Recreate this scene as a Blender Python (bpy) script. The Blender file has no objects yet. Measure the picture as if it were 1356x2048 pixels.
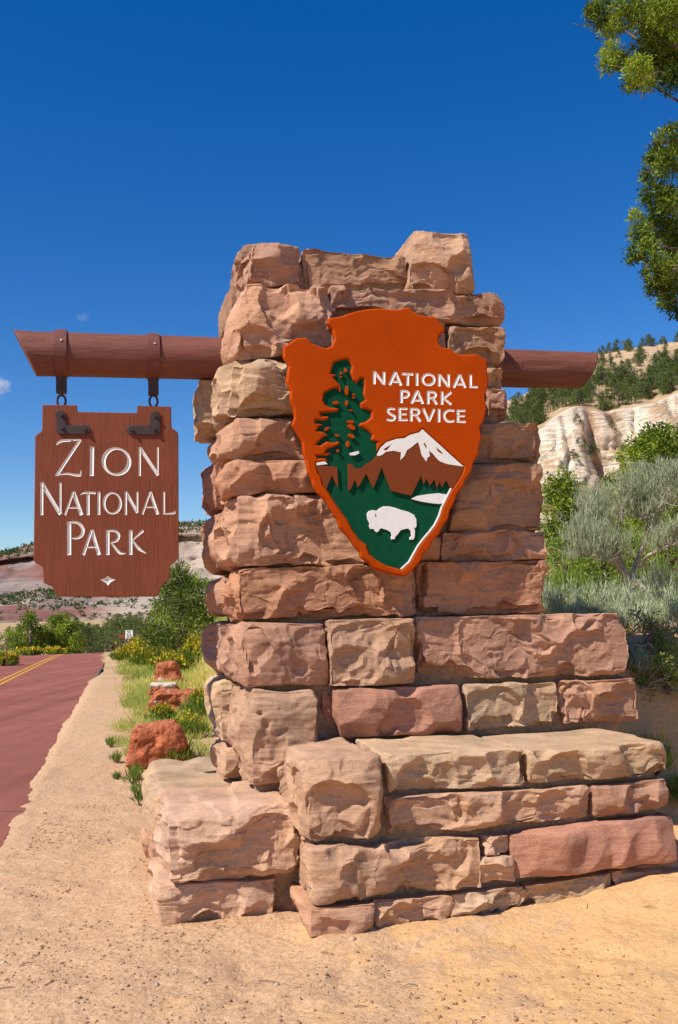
import bpy, bmesh, math, random
import numpy as np
from mathutils import Matrix, Vector

# ------------------------------------------------------------------ camera / world / sun
PW, PH, FOC = 1356.0, 2048.0, 1900.0           # photograph size and focal length in its pixels
CAM = np.array([0.0, 0.0, 1.6])
PITCH = math.atan(206 / 1900.0)
ROLL = math.radians(1.76)
_f = np.array([0, math.cos(PITCH), math.sin(PITCH)])
_r0 = np.array([1.0, 0, 0]); _u0 = np.array([0, -math.sin(PITCH), math.cos(PITCH)])
_r = math.cos(ROLL) * _r0 - math.sin(ROLL) * _u0
_u = math.cos(ROLL) * _u0 + math.sin(ROLL) * _r0
scene = bpy.context.scene
col = scene.collection
cd = bpy.data.cameras.new("camera"); cam = bpy.data.objects.new("camera", cd); col.objects.link(cam)
cd.sensor_fit = 'HORIZONTAL'; cd.sensor_width = 36.0; cd.lens = 36.0 * FOC / PW
cd.clip_start = 0.05; cd.clip_end = 20000
M = Matrix(((_r[0], _u[0], -_f[0], CAM[0]), (_r[1], _u[1], -_f[1], CAM[1]), (_r[2], _u[2], -_f[2], CAM[2]), (0, 0, 0, 1)))
cam.matrix_world = M
scene.camera = cam

# facade frame: a runs right along the face, b goes back, z up
TH = math.atan(FOC / 7800.0)
UA = np.array([math.cos(TH), math.sin(TH), 0]); VB = np.array([-math.sin(TH), math.cos(TH), 0])
ORG = np.array([-0.147, 4.83, 0.0])
SUN_F = np.array([-1.38, -0.66, 1.75]); SUN_F /= np.linalg.norm(SUN_F)
SUN = SUN_F[0] * UA + SUN_F[1] * VB + np.array([0, 0, SUN_F[2]])
sun_el = math.asin(SUN[2]); sun_az = math.atan2(SUN[0], SUN[1])

world = bpy.data.worlds.new("World"); scene.world = world; world.use_nodes = True
wt = world.node_tree; wt.nodes.clear()
wo = wt.nodes.new('ShaderNodeOutputWorld'); wb = wt.nodes.new('ShaderNodeBackground')
sky = wt.nodes.new('ShaderNodeTexSky'); sky.sky_type = 'NISHITA'; sky.sun_disc = False
sky.sun_elevation = sun_el; sky.sun_rotation = sun_az
sky.altitude = 1800; sky.air_density = 1.25; sky.dust_density = 0.8; sky.ozone_density = 3.0
hs = wt.nodes.new('ShaderNodeHueSaturation'); hs.inputs['Saturation'].default_value = 1.42
wt.links.new(sky.outputs[0], hs.inputs['Color']); wt.links.new(hs.outputs[0], wb.inputs[0])
wb.inputs[1].default_value = 0.106; hs.inputs['Hue'].default_value = 0.512
wt.links.new(wb.outputs[0], wo.inputs[0])
sd = bpy.data.lights.new("sun", 'SUN'); sd.energy = 5.0; sd.angle = math.radians(0.53); sd.color = (1.0, 0.94, 0.84)
sun = bpy.data.objects.new("sun", sd); col.objects.link(sun)
sun.rotation_euler = Vector(SUN).to_track_quat('Z', 'Y').to_euler(); sun.location = (-6, -6, 12)
scene.view_settings.view_transform = 'Standard'; scene.view_settings.look = 'None'
scene.view_settings.exposure = 0.30; scene.view_settings.gamma = 1.0
scene.render.engine = 'CYCLES'
scene.cycles.max_bounces = 5; scene.cycles.diffuse_bounces = 3; scene.cycles.transparent_max_bounces = 6
scene.cycles.volume_bounces = 1

rng = np.random.default_rng(7)
R_ = random.Random(11)

# ------------------------------------------------------------------ projection helpers
def ray(px, py):
    d = _f + _r * ((px - PW / 2) / FOC) - _u * ((py - PH / 2) / FOC)
    return d
def at_y(px, py, Y):                 # point of the line of sight at forward distance Y
    d = ray(px, py); return CAM + d * (Y / d[1])
def at_z(px, py, z=0.0):
    d = ray(px, py); return CAM + d * ((z - CAM[2]) / d[2])
def to_f(p):
    q = np.asarray(p) - ORG
    return np.array([q @ UA, q @ VB, q[2]])
def to_w(a, b, z):
    return ORG + a * UA + b * VB + np.array([0, 0, z])
def at_b(px, py, b):                 # (a, z) on the facade plane at depth b
    d = ray(px, py); o = CAM - ORG
    t = (b - o @ VB) / (d @ VB)
    p = CAM + d * t
    q = to_f(p); return np.array([q[0], q[2]])

# ------------------------------------------------------------------ numpy noise
def _hash(ix, iy, iz, seed):
    h = (ix.astype(np.int64) * 374761393 + iy.astype(np.int64) * 668265263 + iz.astype(np.int64) * 2147483647 + seed * 1274126177) & 0xFFFFFFFF
    h = ((h ^ (h >> 13)) * 1274126177) & 0xFFFFFFFF
    h = ((h ^ (h >> 16)) * 2246822519) & 0xFFFFFFFF
    return ((h ^ (h >> 15)) & 0xFFFFFF) / float(0x7FFFFF) - 1.0
def vnoise(p, seed=0):
    i = np.floor(p).astype(np.int64); f = p - i
    w = f * f * f * (f * (f * 6 - 15) + 10)
    r = 0
    for dx in (0, 1):
        for dy in (0, 1):
            for dz in (0, 1):
                wt_ = (w[:, 0] if dx else 1 - w[:, 0]) * (w[:, 1] if dy else 1 - w[:, 1]) * (w[:, 2] if dz else 1 - w[:, 2])
                r = r + wt_ * _hash(i[:, 0] + dx, i[:, 1] + dy, i[:, 2] + dz, seed)
    return r
def fbm(p, oct=3, seed=0, gain=0.5):
    r = 0; a = 1.0
    for o in range(oct):
        r = r + a * vnoise(p * (2.03 ** o) + 17.3 * o, seed + o * 31); a *= gain
    return r
def sstep(x, a, b):
    t = np.clip((x - a) / (b - a), 0, 1); return t * t * (3 - 2 * t)

# ------------------------------------------------------------------ object helpers
def tag(o, label=None, cat=None, group=None, kind=None):
    if label: o['label'] = label
    if cat: o['category'] = cat
    if group: o['group'] = group
    if kind: o['kind'] = kind
    return o
def empty(name, loc=(0, 0, 0), rz=0.0):
    o = bpy.data.objects.new(name, None); col.objects.link(o); o.location = loc; o.rotation_euler = (0, 0, rz)
    o.empty_display_size = 0.1
    return o
def mesh_np(name, V, F, mat, parent=None, smooth=True, loc=None, face_attr=None):
    me = bpy.data.meshes.new(name)
    V = np.asarray(V, dtype=np.float32)
    if isinstance(F, np.ndarray):
        n, k = F.shape
        me.vertices.add(len(V)); me.vertices.foreach_set('co', V.ravel())
        me.loops.add(n * k); me.loops.foreach_set('vertex_index', F.astype(np.int32).ravel())
        me.polygons.add(n); me.polygons.foreach_set('loop_start', np.arange(0, n * k, k, dtype=np.int32))
        me.polygons.foreach_set('loop_total', np.full(n, k, dtype=np.int32))
        me.update(calc_edges=True)
    else:
        me.from_pydata(V.tolist(), [], F); me.update()
    if smooth:
        me.polygons.foreach_set('use_smooth', np.ones(len(me.polygons), dtype=bool))
    if face_attr is not None:
        at = me.attributes.new('shade', 'FLOAT', 'FACE'); at.data.foreach_set('value', np.asarray(face_attr, dtype=np.float32))
    if mat: me.materials.append(mat)
    o = bpy.data.objects.new(name, me); col.objects.link(o)
    if parent: o.parent = parent
    if loc is not None: o.location = loc
    return o
class MB:
    def __init__(s): s.v = []; s.f = []
    def add(s, V, F):
        n = len(s.v); s.v += [tuple(map(float, q)) for q in V]; s.f += [tuple(i + n for i in f) for f in F]; return s
    def box(s, x0, x1, y0, y1, z0, z1):
        V = [(x, y, z) for x in (x0, x1) for y in (y0, y1) for z in (z0, z1)]
        return s.add(V, [(0, 1, 3, 2), (4, 6, 7, 5), (0, 4, 5, 1), (2, 3, 7, 6), (0, 2, 6, 4), (1, 5, 7, 3)])
    def tube(s, P, Rr, seg=8, cap=True, closed=False):
        P = np.asarray(P, float); n = len(P)
        if np.isscalar(Rr): Rr = [Rr] * n
        V = []; T = np.gradient(P, axis=0) if not closed else np.roll(P, -1, 0) - np.roll(P, 1, 0)
        up = np.array([0, 0, 1.0]) if abs(T[0][2]) < 0.9 * np.linalg.norm(T[0]) else np.array([1.0, 0, 0])
        for i in range(n):
            t = T[i] / (np.linalg.norm(T[i]) + 1e-9)
            x = np.cross(up, t)
            if np.linalg.norm(x) < 1e-3: x = np.cross(np.array([0.3, 1, 0.1]), t)
            x /= np.linalg.norm(x); y = np.cross(t, x); up = y if not closed else up
            for k in range(seg):
                g = 2 * math.pi * k / seg
                V.append(P[i] + Rr[i] * (math.cos(g) * x + math.sin(g) * y))
        F = []
        for i in range(n if closed else n - 1):
            j = (i + 1) % n
            for k in range(seg):
                m = (k + 1) % seg
                F.append((i * seg + k, i * seg + m, j * seg + m, j * seg + k))
        if cap and not closed:
            F.append(tuple(range(seg - 1, -1, -1))); F.append(tuple((n - 1) * seg + k for k in range(seg)))
        return s.add(V, F)
    def build(s, name, mat, parent=None, smooth=False, loc=None):
        return mesh_np(name, s.v, s.f, mat, parent, smooth, loc)
def copy_tree(o, parent=None):
    c = o.copy(); col.objects.link(c)
    if parent is not None: c.parent = parent
    for ch in list(o.children): copy_tree(ch, c)
    return c
def bevel(o, w, seg=2):
    m = o.modifiers.new('bevel', 'BEVEL'); m.width = w; m.segments = seg; m.limit_method = 'ANGLE'; return o

# ------------------------------------------------------------------ materials
class NT:
    def __init__(s, name):
        s.m = bpy.data.materials.new(name); s.m.use_nodes = True; s.t = s.m.node_tree
        s.b = s.t.nodes['Principled BSDF']; s.out = s.t.nodes['Material Output']
    def n(s, typ, **kw):
        nd = s.t.nodes.new('ShaderNode' + typ)
        for k, v in kw.items(): setattr(nd, k, v)
        return nd
    def l(s, a, b): s.t.links.new(a, b)
    def coord(s, scale=(1, 1, 1), kind='Object', rand=False):
        tc = s.n('TexCoord'); mp = s.n('Mapping'); mp.inputs['Scale'].default_value = scale
        src = tc.outputs[kind]
        if rand:
            oi = s.n('ObjectInfo'); ml = s.n('MixRGB', blend_type='ADD'); ml.inputs[0].default_value = 1
            mm = s.n('Math', operation='MULTIPLY'); mm.inputs[1].default_value = 37.0
            s.l(oi.outputs['Random'], mm.inputs[0]); s.l(src, ml.inputs[1]); s.l(mm.outputs[0], ml.inputs[2]); src = ml.outputs[0]
        s.l(src, mp.inputs[0]); return mp.outputs[0]
    def noise(s, vec, scale, detail=4, rough=0.55, dist=0.0):
        nd = s.n('TexNoise'); nd.inputs['Scale'].default_value = scale; nd.inputs['Detail'].default_value = detail
        nd.inputs['Roughness'].default_value = rough; nd.inputs['Distortion'].default_value = dist
        s.l(vec, nd.inputs['Vector']); return nd.outputs['Fac']
    def n_col(s, vec, scale):
        nd = s.n('TexNoise'); nd.inputs['Scale'].default_value = scale; s.l(vec, nd.inputs['Vector']); return nd.outputs['Color']
    def ramp(s, fac, stops, interp='LINEAR'):
        r = s.n('ValToRGB'); r.color_ramp.interpolation = interp
        while len(r.color_ramp.elements) < len(stops): r.color_ramp.elements.new(0.5)
        for e, (p, c) in zip(r.color_ramp.elements, stops):
            e.position = p; e.color = (c, c, c, 1) if np.isscalar(c) else (*c, 1)
        s.l(fac, r.inputs[0]); return r.outputs[0]
    def mix(s, fac, a, b, mode='MIX'):
        m = s.n('MixRGB', blend_type=mode)
        for i, v in ((0, fac), (1, a), (2, b)):
            if hasattr(v, 'links') or hasattr(v, 'is_output'): s.l(v, m.inputs[i])
            elif np.isscalar(v): m.inputs[i].default_value = v if i == 0 else (v, v, v, 1)
            else: m.inputs[i].default_value = (*v, 1)
        return m.outputs[0]
    def math(s, op, a, b=0.0):
        m = s.n('Math', operation=op)
        for i, v in ((0, a), (1, b)):
            if hasattr(v, 'is_output'): s.l(v, m.inputs[i])
            else: m.inputs[i].default_value = v
        return m.outputs[0]
    def bump(s, h, strength=0.5, dist=0.01, prev=None):
        b = s.n('Bump'); b.inputs['Strength'].default_value = strength; b.inputs['Distance'].default_value = dist
        s.l(h, b.inputs['Height'])
        if prev: s.l(prev, b.inputs['Normal'])
        return b.outputs[0]
    def done(s, color, rough=0.9, normal=None, spec=0.25):
        if hasattr(color, 'is_output'): s.l(color, s.b.inputs['Base Color'])
        else: s.b.inputs['Base Color'].default_value = (*color, 1)
        if hasattr(rough, 'is_output'): s.l(rough, s.b.inputs['Roughness'])
        else: s.b.inputs['Roughness'].default_value = rough
        s.b.inputs['Specular IOR Level'].default_value = spec
        if normal: s.l(normal, s.b.inputs['Normal'])
        return s.m

def mat_sandstone():
    t = NT('sandstone')
    v = t.coord(rand=True); vs = t.coord((1, 1, 7), rand=True); vv = t.coord((6, 6, 1), rand=True)
    oi = t.n('ObjectInfo')
    big = t.ramp(t.noise(v, 3.2, 4, 0.6), [(0.3, 0.74), (0.5, 1.0), (0.75, 1.16)])
    str_ = t.ramp(t.noise(vs, 5, 5, 0.65, 0.6), [(0.3, 0.86), (0.7, 1.12)])
    spk = t.ramp(t.noise(v, 75, 5, 0.8), [(0.28, 0.66), (0.45, 0.94), (0.55, 1.03), (0.75, 1.2)])
    c = t.mix(1.0, oi.outputs['Color'], big, 'MULTIPLY'); c = t.mix(0.8, c, str_, 'MULTIPLY'); c = t.mix(0.9, c, spk, 'MULTIPLY')
    hue = t.ramp(t.noise(v, 2.1, 3, 0.5, 0.4), [(0.42, 0.0), (0.66, 0.55)])
    c = t.mix(hue, c, t.mix(1.0, c, (1.08, 1.02, 0.86), 'MULTIPLY'))
    stain = t.ramp(t.noise(v, 5.5, 5, 0.7, 0.5), [(0.62, 0.0), (0.78, 0.6)])
    c = t.mix(t.math('MULTIPLY', stain, 0.5), c, (0.12, 0.07, 0.05))
    vf = t.coord((1.2, 1.2, 22), rand=True); lam = t.noise(vf, 4, 5, 0.7, 0.8)
    c = t.mix(0.55, c, t.ramp(lam, [(0.3, 0.80), (0.5, 1.0), (0.7, 1.12)]), 'MULTIPLY')
    lich = t.ramp(t.noise(v, 13, 5, 0.75, 0.3), [(0.66, 0.0), (0.74, 0.5)])
    c = t.mix(lich, c, t.mix(1.0, c, (0.62, 0.60, 0.62), 'MULTIPLY'))
    n0 = t.bump(lam, 0.30, 0.012)
    n1 = t.bump(t.noise(vs, 9, 6, 0.65, 0.5), 0.30, 0.02, n0)
    n2 = t.bump(t.noise(v, 34, 6, 0.75), 0.65, 0.012, n1)
    n3 = t.bump(t.noise(v, 140, 3, 0.7), 0.5, 0.004, n2)
    return t.done(c, 0.93, n3, 0.15)
def mat_simple(name, colr, rough=0.8, nscale=20, var=0.15, bumpd=0.003, stretch=(1, 1, 1), spec=0.3, bs=0.4):
    t = NT(name); v = t.coord(stretch)
    f = t.ramp(t.noise(v, nscale, 5, 0.6), [(0.25, 1 - var), (0.75, 1 + var)])
    c = t.mix(1.0, colr, f, 'MULTIPLY')
    return t.done(c, rough, t.bump(t.noise(v, nscale * 2, 4, 0.6), bs, bumpd), spec)
def mat_leaf(name, c0, c1, transl=0.3, rough=0.6):
    t = NT(name)
    at = t.n('Attribute'); at.attribute_name = 'shade'
    oi = t.n('ObjectInfo')
    c = t.ramp(at.outputs['Fac'], [(0.0, c0), (1.0, c1)])
    k = t.math('ADD', t.math('MULTIPLY', oi.outputs['Random'], 0.35), 0.82)
    c = t.mix(1.0, c, k, 'MULTIPLY')
    m = t.done(c, rough, None, 0.2)
    tr = t.n('BsdfTranslucent'); mx = t.n('MixShader'); mx.inputs[0].default_value = transl
    t.l(c, tr.inputs[0]); t.l(t.b.outputs[0], mx.inputs[1]); t.l(tr.outputs[0], mx.inputs[2]); t.l(mx.outputs[0], t.out.inputs[0])
    return m

SAND = mat_sandstone()
MORTAR = mat_simple('mortar', (0.33, 0.215, 0.13), 0.95, 34, 0.35, 0.02, bs=0.8)
def mat_ground():
    t = NT('sandy_ground')
    tc = t.n('TexCoord'); geo = t.n('NewGeometry'); v = geo.outputs['Position']
    sep = t.n('SeparateXYZ'); t.l(v, sep.inputs[0])
    big = t.noise(v, 0.55, 4, 0.6); mid = t.noise(v, 3.5, 6, 0.7, 0.3); fine = t.noise(v, 42, 5, 0.75)
    # the orange sand, and the browner gritty dirt with pebbles
    sand = t.ramp(fine, [(0.25, (0.52, 0.28, 0.11)), (0.5, (0.66, 0.39, 0.175)), (0.8, (0.72, 0.45, 0.22))])
    dirt = t.ramp(fine, [(0.30, (0.22, 0.115, 0.065)), (0.42, (0.48, 0.29, 0.165)), (0.56, (0.60, 0.38, 0.22)), (0.75, (0.68, 0.47, 0.30))])
    # dirt towards the road side (smaller x), clean sand to the right
    side = t.math('ADD', t.math('MULTIPLY', sep.outputs['X'], -0.22), t.math('MULTIPLY', mid, 1.3))
    side = t.math('ADD', side, t.math('MULTIPLY', big, 0.7))
    fac = t.ramp(side, [(0.80, 0.06), (1.18, 0.95)])
    c = t.mix(fac, sand, dirt)
    # far from the road: dry soil and litter tint by distance
    gfac = t.ramp(t.noise(v, 0.25, 5, 0.65), [(0.45, 0.0), (0.6, 0.8)])
    far = t.n('MapRange'); far.inputs['From Min'].default_value = 12; far.inputs['From Max'].default_value = 60; t.l(sep.outputs['Y'], far.inputs['Value'])
    c = t.mix(t.math('MULTIPLY', gfac, far.outputs[0]), c, (0.22, 0.22, 0.08))
    speck = t.ramp(t.noise(v, 120, 2, 0.5), [(0.30, 0.72), (0.4, 1.0), (0.70, 1.0), (0.78, 1.2)])
    c = t.mix(0.8, c, speck, 'MULTIPLY')
    n1 = t.bump(mid, 0.65, 0.04); n2 = t.bump(t.noise(v, 14, 6, 0.75), 0.75, 0.024, n1); n3 = t.bump(t.noise(v, 75, 4, 0.7), 0.6, 0.006, n2)
    return t.done(c, 0.95, n3, 0.1)
RS_ = -0.225
def mat_road():
    t = NT('red_asphalt'); geo = t.n('NewGeometry'); v = geo.outputs['Position']
    f = t.noise(v, 160, 3, 0.7); b = t.noise(v, 0.8, 4, 0.6)
    c = t.ramp(f, [(0.25, (0.15, 0.045, 0.034)), (0.5, (0.28, 0.098, 0.072)), (0.78, (0.42, 0.21, 0.165))])
    c = t.mix(0.7, c, t.ramp(b, [(0.3, 0.85), (0.7, 1.15)]), 'MULTIPLY')
    mp = t.n('Mapping'); mp.inputs['Rotation'].default_value = (0, 0, -math.atan(-RS_)); mp.inputs['Scale'].default_value = (1.3, 0.03, 1); t.l(v, mp.inputs[0])
    wear = t.ramp(t.noise(mp.outputs[0], 1.6, 4, 0.6), [(0.35, 0.80), (0.65, 1.22)]); c = t.mix(0.8, c, wear, 'MULTIPLY')
    vo = t.n('TexVoronoi'); vo.feature = 'DISTANCE_TO_EDGE'; vo.inputs['Scale'].default_value = 0.33; t.l(t.mix(0.12, v, t.n_col(v, 1.5)), vo.inputs['Vector'])
    crack = t.ramp(vo.outputs['Distance'], [(0.0, 0.45), (0.006, 1.0)]); c = t.mix(0.8, c, crack, 'MULTIPLY')
    return t.done(c, 0.95, t.bump(f, 0.9, 0.008), 0.05)
GROUND = mat_ground(); ROAD = mat_road()
def mat_yellow():
    t = NT('worn_yellow_paint'); geo = t.n('NewGeometry'); v = geo.outputs['Position']
    w = t.ramp(t.noise(v, 9, 5, 0.75), [(0.40, 0.75), (0.52, 0.0)])
    c = t.mix(w, t.ramp(t.noise(v, 60, 3), [(0.3, (0.50, 0.25, 0.03)), (0.7, (0.68, 0.38, 0.05))]), (0.26, 0.10, 0.07))
    return t.done(c, 0.85, None, 0.1)
YELLOW = mat_yellow()
GRAVEL = mat_simple('shoulder_gravel', (0.42, 0.27, 0.18), 0.95, 60, 0.45, 0.006)
ASPH = mat_simple('road_edge', (0.15, 0.10, 0.085), 0.9, 60, 0.3, 0.006)
PEB = mat_simple('pebble', (0.44, 0.31, 0.22), 0.9, 12, 0.35)
def mat_wood(name, c, rough=0.6, grain=(3, 3, 22), var=0.22, bd=0.004, spec=0.35):
    t = NT(name); v = t.coord(grain); w = t.coord()
    g = t.noise(v, 6, 6, 0.65, 0.8)
    f = t.ramp(g, [(0.25, 1 - var), (0.75, 1 + var * 0.6)])
    cc = t.mix(1.0, c, f, 'MULTIPLY'); cc = t.mix(0.6, cc, t.ramp(t.noise(w, 4, 4), [(0.3, 0.82), (0.7, 1.14)]), 'MULTIPLY')
    return t.done(cc, rough, t.bump(g, 0.5, bd), spec)
LOGM = mat_wood('painted_log', (0.195, 0.072, 0.050), 0.55, (1.2, 10, 10), 0.3, 0.012, 0.2)
BOARD = mat_wood('brown_board', (0.225, 0.066, 0.034), 0.6, (14, 14, 1.0), 0.22, 0.007, 0.12)
WHITE = mat_simple('white_paint', (0.78, 0.75, 0.70), 0.55, 30, 0.05, 0.001)
STRAP = mat_simple('brown_painted_steel', (0.16, 0.055, 0.04), 0.5, 25, 0.2, 0.002)
IRON = mat_simple('rusty_iron', (0.045, 0.026, 0.022), 0.6, 40, 0.35, 0.003, spec=0.5)
ORANGE = mat_wood('orange_panel', (0.42, 0.052, 0.0008), 0.6, (1.0, 14, 14), 0.10, 0.0010, 0.06)
BROWNP = mat_simple('mountain_brown_paint', (0.19, 0.046, 0.014), 0.6, 30, 0.1, 0.001, spec=0.08)
GREENP = mat_simple('dark_green_paint', (0.003, 0.062, 0.027), 0.6, 25, 0.15, 0.001, spec=0.08)
BLACK = mat_simple('black_paint', (0.01, 0.01, 0.01), 0.6)
ZINC = mat_simple('zinc_bolt', (0.6, 0.6, 0.6), 0.35)
JUN = mat_leaf('juniper_leaf', (0.032, 0.070, 0.008), (0.33, 0.42, 0.035), 0.30)
JUND = mat_leaf('hill_leaf', (0.050, 0.080, 0.022), (0.17, 0.21, 0.055), 0.3)
SAGE = mat_leaf('sage_leaf', (0.25, 0.30, 0.155), (0.60, 0.64, 0.42), 0.35)
GRASSM = mat_leaf('grass_blade', (0.24, 0.33, 0.05), (0.64, 0.60, 0.17), 0.4)
BRUSH = mat_leaf('green_brush', (0.10, 0.19, 0.02), (0.32, 0.40, 0.07), 0.4)
FLOWER = mat_leaf('yellow_flower', (0.50, 0.34, 0.01), (0.70, 0.52, 0.02), 0.3)
BARK = mat_simple('bark', (0.16, 0.115, 0.085), 0.95, 18, 0.4, 0.01, (1, 1, 0.25))
DEADW = mat_simple('grey_dead_wood', (0.36, 0.31, 0.26), 0.9, 18, 0.3, 0.006, (1, 1, 0.25))
REDROCK = mat_simple('red_boulder', (0.43, 0.130, 0.058), 0.95, 9, 0.45, 0.06, bs=0.9)

# ------------------------------------------------------------------ terrain
RS = -0.225                                   # the road runs off to X = c + RS * Y
def road_off(X, Y): return (X - (-0.92 + RS * Y)) / math.sqrt(1 + RS * RS)   # 0 at the right edge, negative on the road
def road_prof(Y):
    Y = np.asarray(Y, float)
    d = np.clip(Y - 46, 0, None)
    return -2.9 * (1 - np.exp(-(d / 42.0) ** 2)) + 7.0 * sstep(Y, 260, 900)
_fr = random.Random(4)
FOOT = [(_fr.uniform(-1.6, 2.2), _fr.uniform(2.75, 4.6), _fr.uniform(-0.5, 2.2)) for _ in range(34)]
def height(X, Y, fine=True):
    X = np.asarray(X, float); Y = np.asarray(Y, float)
    q = np.stack([X - ORG[0], Y - ORG[1]], -1)
    a = q[..., 0] * UA[0] + q[..., 1] * UA[1]; b = q[..., 0] * VB[0] + q[..., 1] * VB[1]
    ro = road_off(X, Y)
    Pr = np.stack([X, Y, np.zeros_like(X)], -1).reshape(-1, 3)
    ro = ro + (0.03 * fbm(Pr * 0.7, 2, 77) + 0.016 * fbm(Pr * 4.0, 3, 78, 0.6)).reshape(X.shape) * (np.abs(ro) < 1.5)
    z = road_prof(Y) * (1 - sstep(a, 3, 40))
    # bank behind and right of the monument, then the slope up to the cliffs
    bank = 1.40 * sstep(b, 0.75, 2.3) * sstep(a, 1.0, 2.3)
    bank = bank + 0.055 * np.clip(b - 2.0, 0, 220) * sstep(a - 0.16 * np.clip(b, 0, 300), 1.5, 10)
    z = z + bank
    z = z + 0.13 * sstep(a, 0.9, 2.1) * (1 - sstep(b, 0.3, 1.0)) * sstep(b, -1.6, 0.0)
    # a low grassy verge beside the shoulder, and on the far side of the road
    z = z + 0.12 * sstep(ro, 2.2, 5.0) * sstep(Y, 9, 14) + 0.35 * sstep(-ro, 6.0, 10.0) * sstep(Y, 20, 45)
    z = z + 0.045 * np.exp(-(np.clip(-b - 0.02, 0, 9) / 0.16) ** 1.5) * sstep(a, -0.15, 0.05) * (1 - sstep(a, 2.4, 2.8)) * (1 - sstep(b, 0.3, 0.6))
    z = z + 0.03 * np.exp(-(np.maximum(np.clip(0.30 - b, 0, 9), np.clip(-0.85 - a, 0, 9)) / 0.14) ** 1.5) * (1 - sstep(a, -0.1, 0.1)) * (1 - sstep(b, 2.4, 3.0))
    P = np.stack([X, Y, np.zeros_like(X)], -1).reshape(-1, 3)
    near = np.exp(-np.maximum(np.hypot(X, Y - 5) - 6, 0) / 6.0)
    big = vnoise(P * 0.9, 3).reshape(X.shape) * 0.03 + vnoise(P * 0.12, 5).reshape(X.shape) * 0.12 * (1 - near)
    offroad = sstep(ro, -0.22, 0.10) + sstep(-ro, 5.1, 5.6)
    z = z + big * offroad - 0.05 * (1 - np.clip(offroad, 0, 1))
    if fine:
        for (fx, fy, fa) in FOOT:
            cu_, su_ = math.cos(fa), math.sin(fa); sl = (np.abs(X - fx) < 0.3) & (np.abs(Y - fy) < 0.3)
            if not sl.any(): continue
            e1 = ((X[sl] - fx) * cu_ + (Y[sl] - fy) * su_) / 0.135; e2 = (-(X[sl] - fx) * su_ + (Y[sl] - fy) * cu_) / (0.05 + 0.012 * np.cos(e1 * 2.2))
            rr_ = np.sqrt(e1 ** 2 + e2 ** 2); z[sl] += -0.013 * (1 - sstep(rr_, 0.75, 1.05)) + 0.006 * np.exp(-((rr_ - 1.2) / 0.22) ** 2)
        z = z + (fbm(P * 4.0, 3, 9).reshape(X.shape) * 0.013 + np.maximum(fbm(P * 13.0, 2, 12), -0.2).reshape(X.shape) * 0.007) * near * offroad
        z = z + 0.05 * sstep(bank, 0.05, 0.3) * fbm(P * 3.0, 3, 19).reshape(X.shape) * near
    return z
def hz(x, y): return float(height(np.array([float(x)]), np.array([float(y)]), False)[0])
def graded(lo, flo, fhi, hi, d, g):
    mid = list(np.arange(flo, fhi, d)); s = d; x = mid[-1]; right = []
    while x < hi: s *= g; x += s; right.append(x)
    s = d; x = flo; left = []
    while x > lo: s *= g; x -= s; left.append(x)
    return np.array(left[::-1] + mid + right)
gx = graded(-6000, -5.6, 3.2, 6000, 0.03, 1.07); gy = graded(-30, 2.6, 7.4, 7000, 0.03, 1.028)
GX, GY = np.meshgrid(gx, gy, indexing='ij'); GZ = height(GX, GY)
nx, ny = GX.shape
idx = np.arange(nx * ny).reshape(nx, ny)
Fq = np.stack([idx[:-1, :-1], idx[1:, :-1], idx[1:, 1:], idx[:-1, 1:]], -1).reshape(-1, 4)
tag(mesh_np('ground', np.stack([GX, GY, GZ], -1).reshape(-1, 3), Fq, GROUND), kind='structure')

def strip(name, o0, o1, y0, y1, lift, mat, n=160, wob0=0.0, wob1=0.0, parent=None, cols=8, seed=1):
    t = np.linspace(0, 1, n) ** 1.8; Ys = y0 + (y1 - y0) * t
    V = []
    k = math.sqrt(1 + RS * RS)
    for i, y in enumerate(Ys):
        w0 = o0 + wob0 * float(fbm(np.array([[y * 1.7, 0.3, 0]]), 3, seed)[0]); w1 = o1 + wob1 * float(fbm(np.array([[y * 1.7, 5.3, 0]]), 3, seed)[0])
        for j in range(cols + 1):
            o = w0 + (w1 - w0) * j / cols
            V.append((-0.92 + RS * y + o * k, y, float(road_prof(y)) + lift))
    F = [(i * (cols + 1) + j, i * (cols + 1) + j + 1, (i + 1) * (cols + 1) + j + 1, (i + 1) * (cols + 1) + j) for i in range(n - 1) for j in range(cols)]
    return mesh_np(name, V, F, mat, parent)
road = tag(strip('road', -5.3, 0.0, -20, 130, -0.012, ROAD, 420, 0.03, 0.045), kind='structure')
strip('centre_line', -2.80, -2.69, -20, 130, -0.006, YELLOW, 200, 0.006, 0.006, road, 1)
strip('centre_line', -2.58, -2.47, -20, 130, -0.006, YELLOW, 200, 0.006, 0.006, road, 1)
strip('road_edge', -0.07, 0.02, 13.0, 34, -0.009, ASPH, 300, 0.035, 0.03, road, 1, 4)

# pebbles strewn over the dirt by the road
ico = bmesh.new(); bmesh.ops.create_icosphere(ico, subdivisions=1, radius=1.0)
icoV = np.array([v.co[:] for v in ico.verts]); icoF = np.array([[v.index for v in f.verts] for f in ico.faces]); ico.free()
def scatter_pebbles(name, P, S, mat, label):
    n = len(P); m = len(icoV)
    sc = S[:, None] * rng.uniform(0.6, 1.3, (n, 3)); sc[:, 2] *= 0.6
    V = icoV[None] * (1 + 0.25 * rng.standard_normal((n, m, 1)).clip(-1, 1)) * sc[:, None, :] + P[:, None, :]
    F = icoF[None] + (np.arange(n) * m)[:, None, None]
    return tag(mesh_np(name, V.reshape(-1, 3), F.reshape(-1, 3), mat, smooth=False), label, 'gravel', kind='stuff')
n = 5200
py_ = 2.7 + rng.random(n) ** 1.6 * 17; ro_ = rng.random(n) ** 1.5 * 3.2 + 0.05
px_ = -0.92 + RS * py_ + ro_ * 1.025
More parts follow.
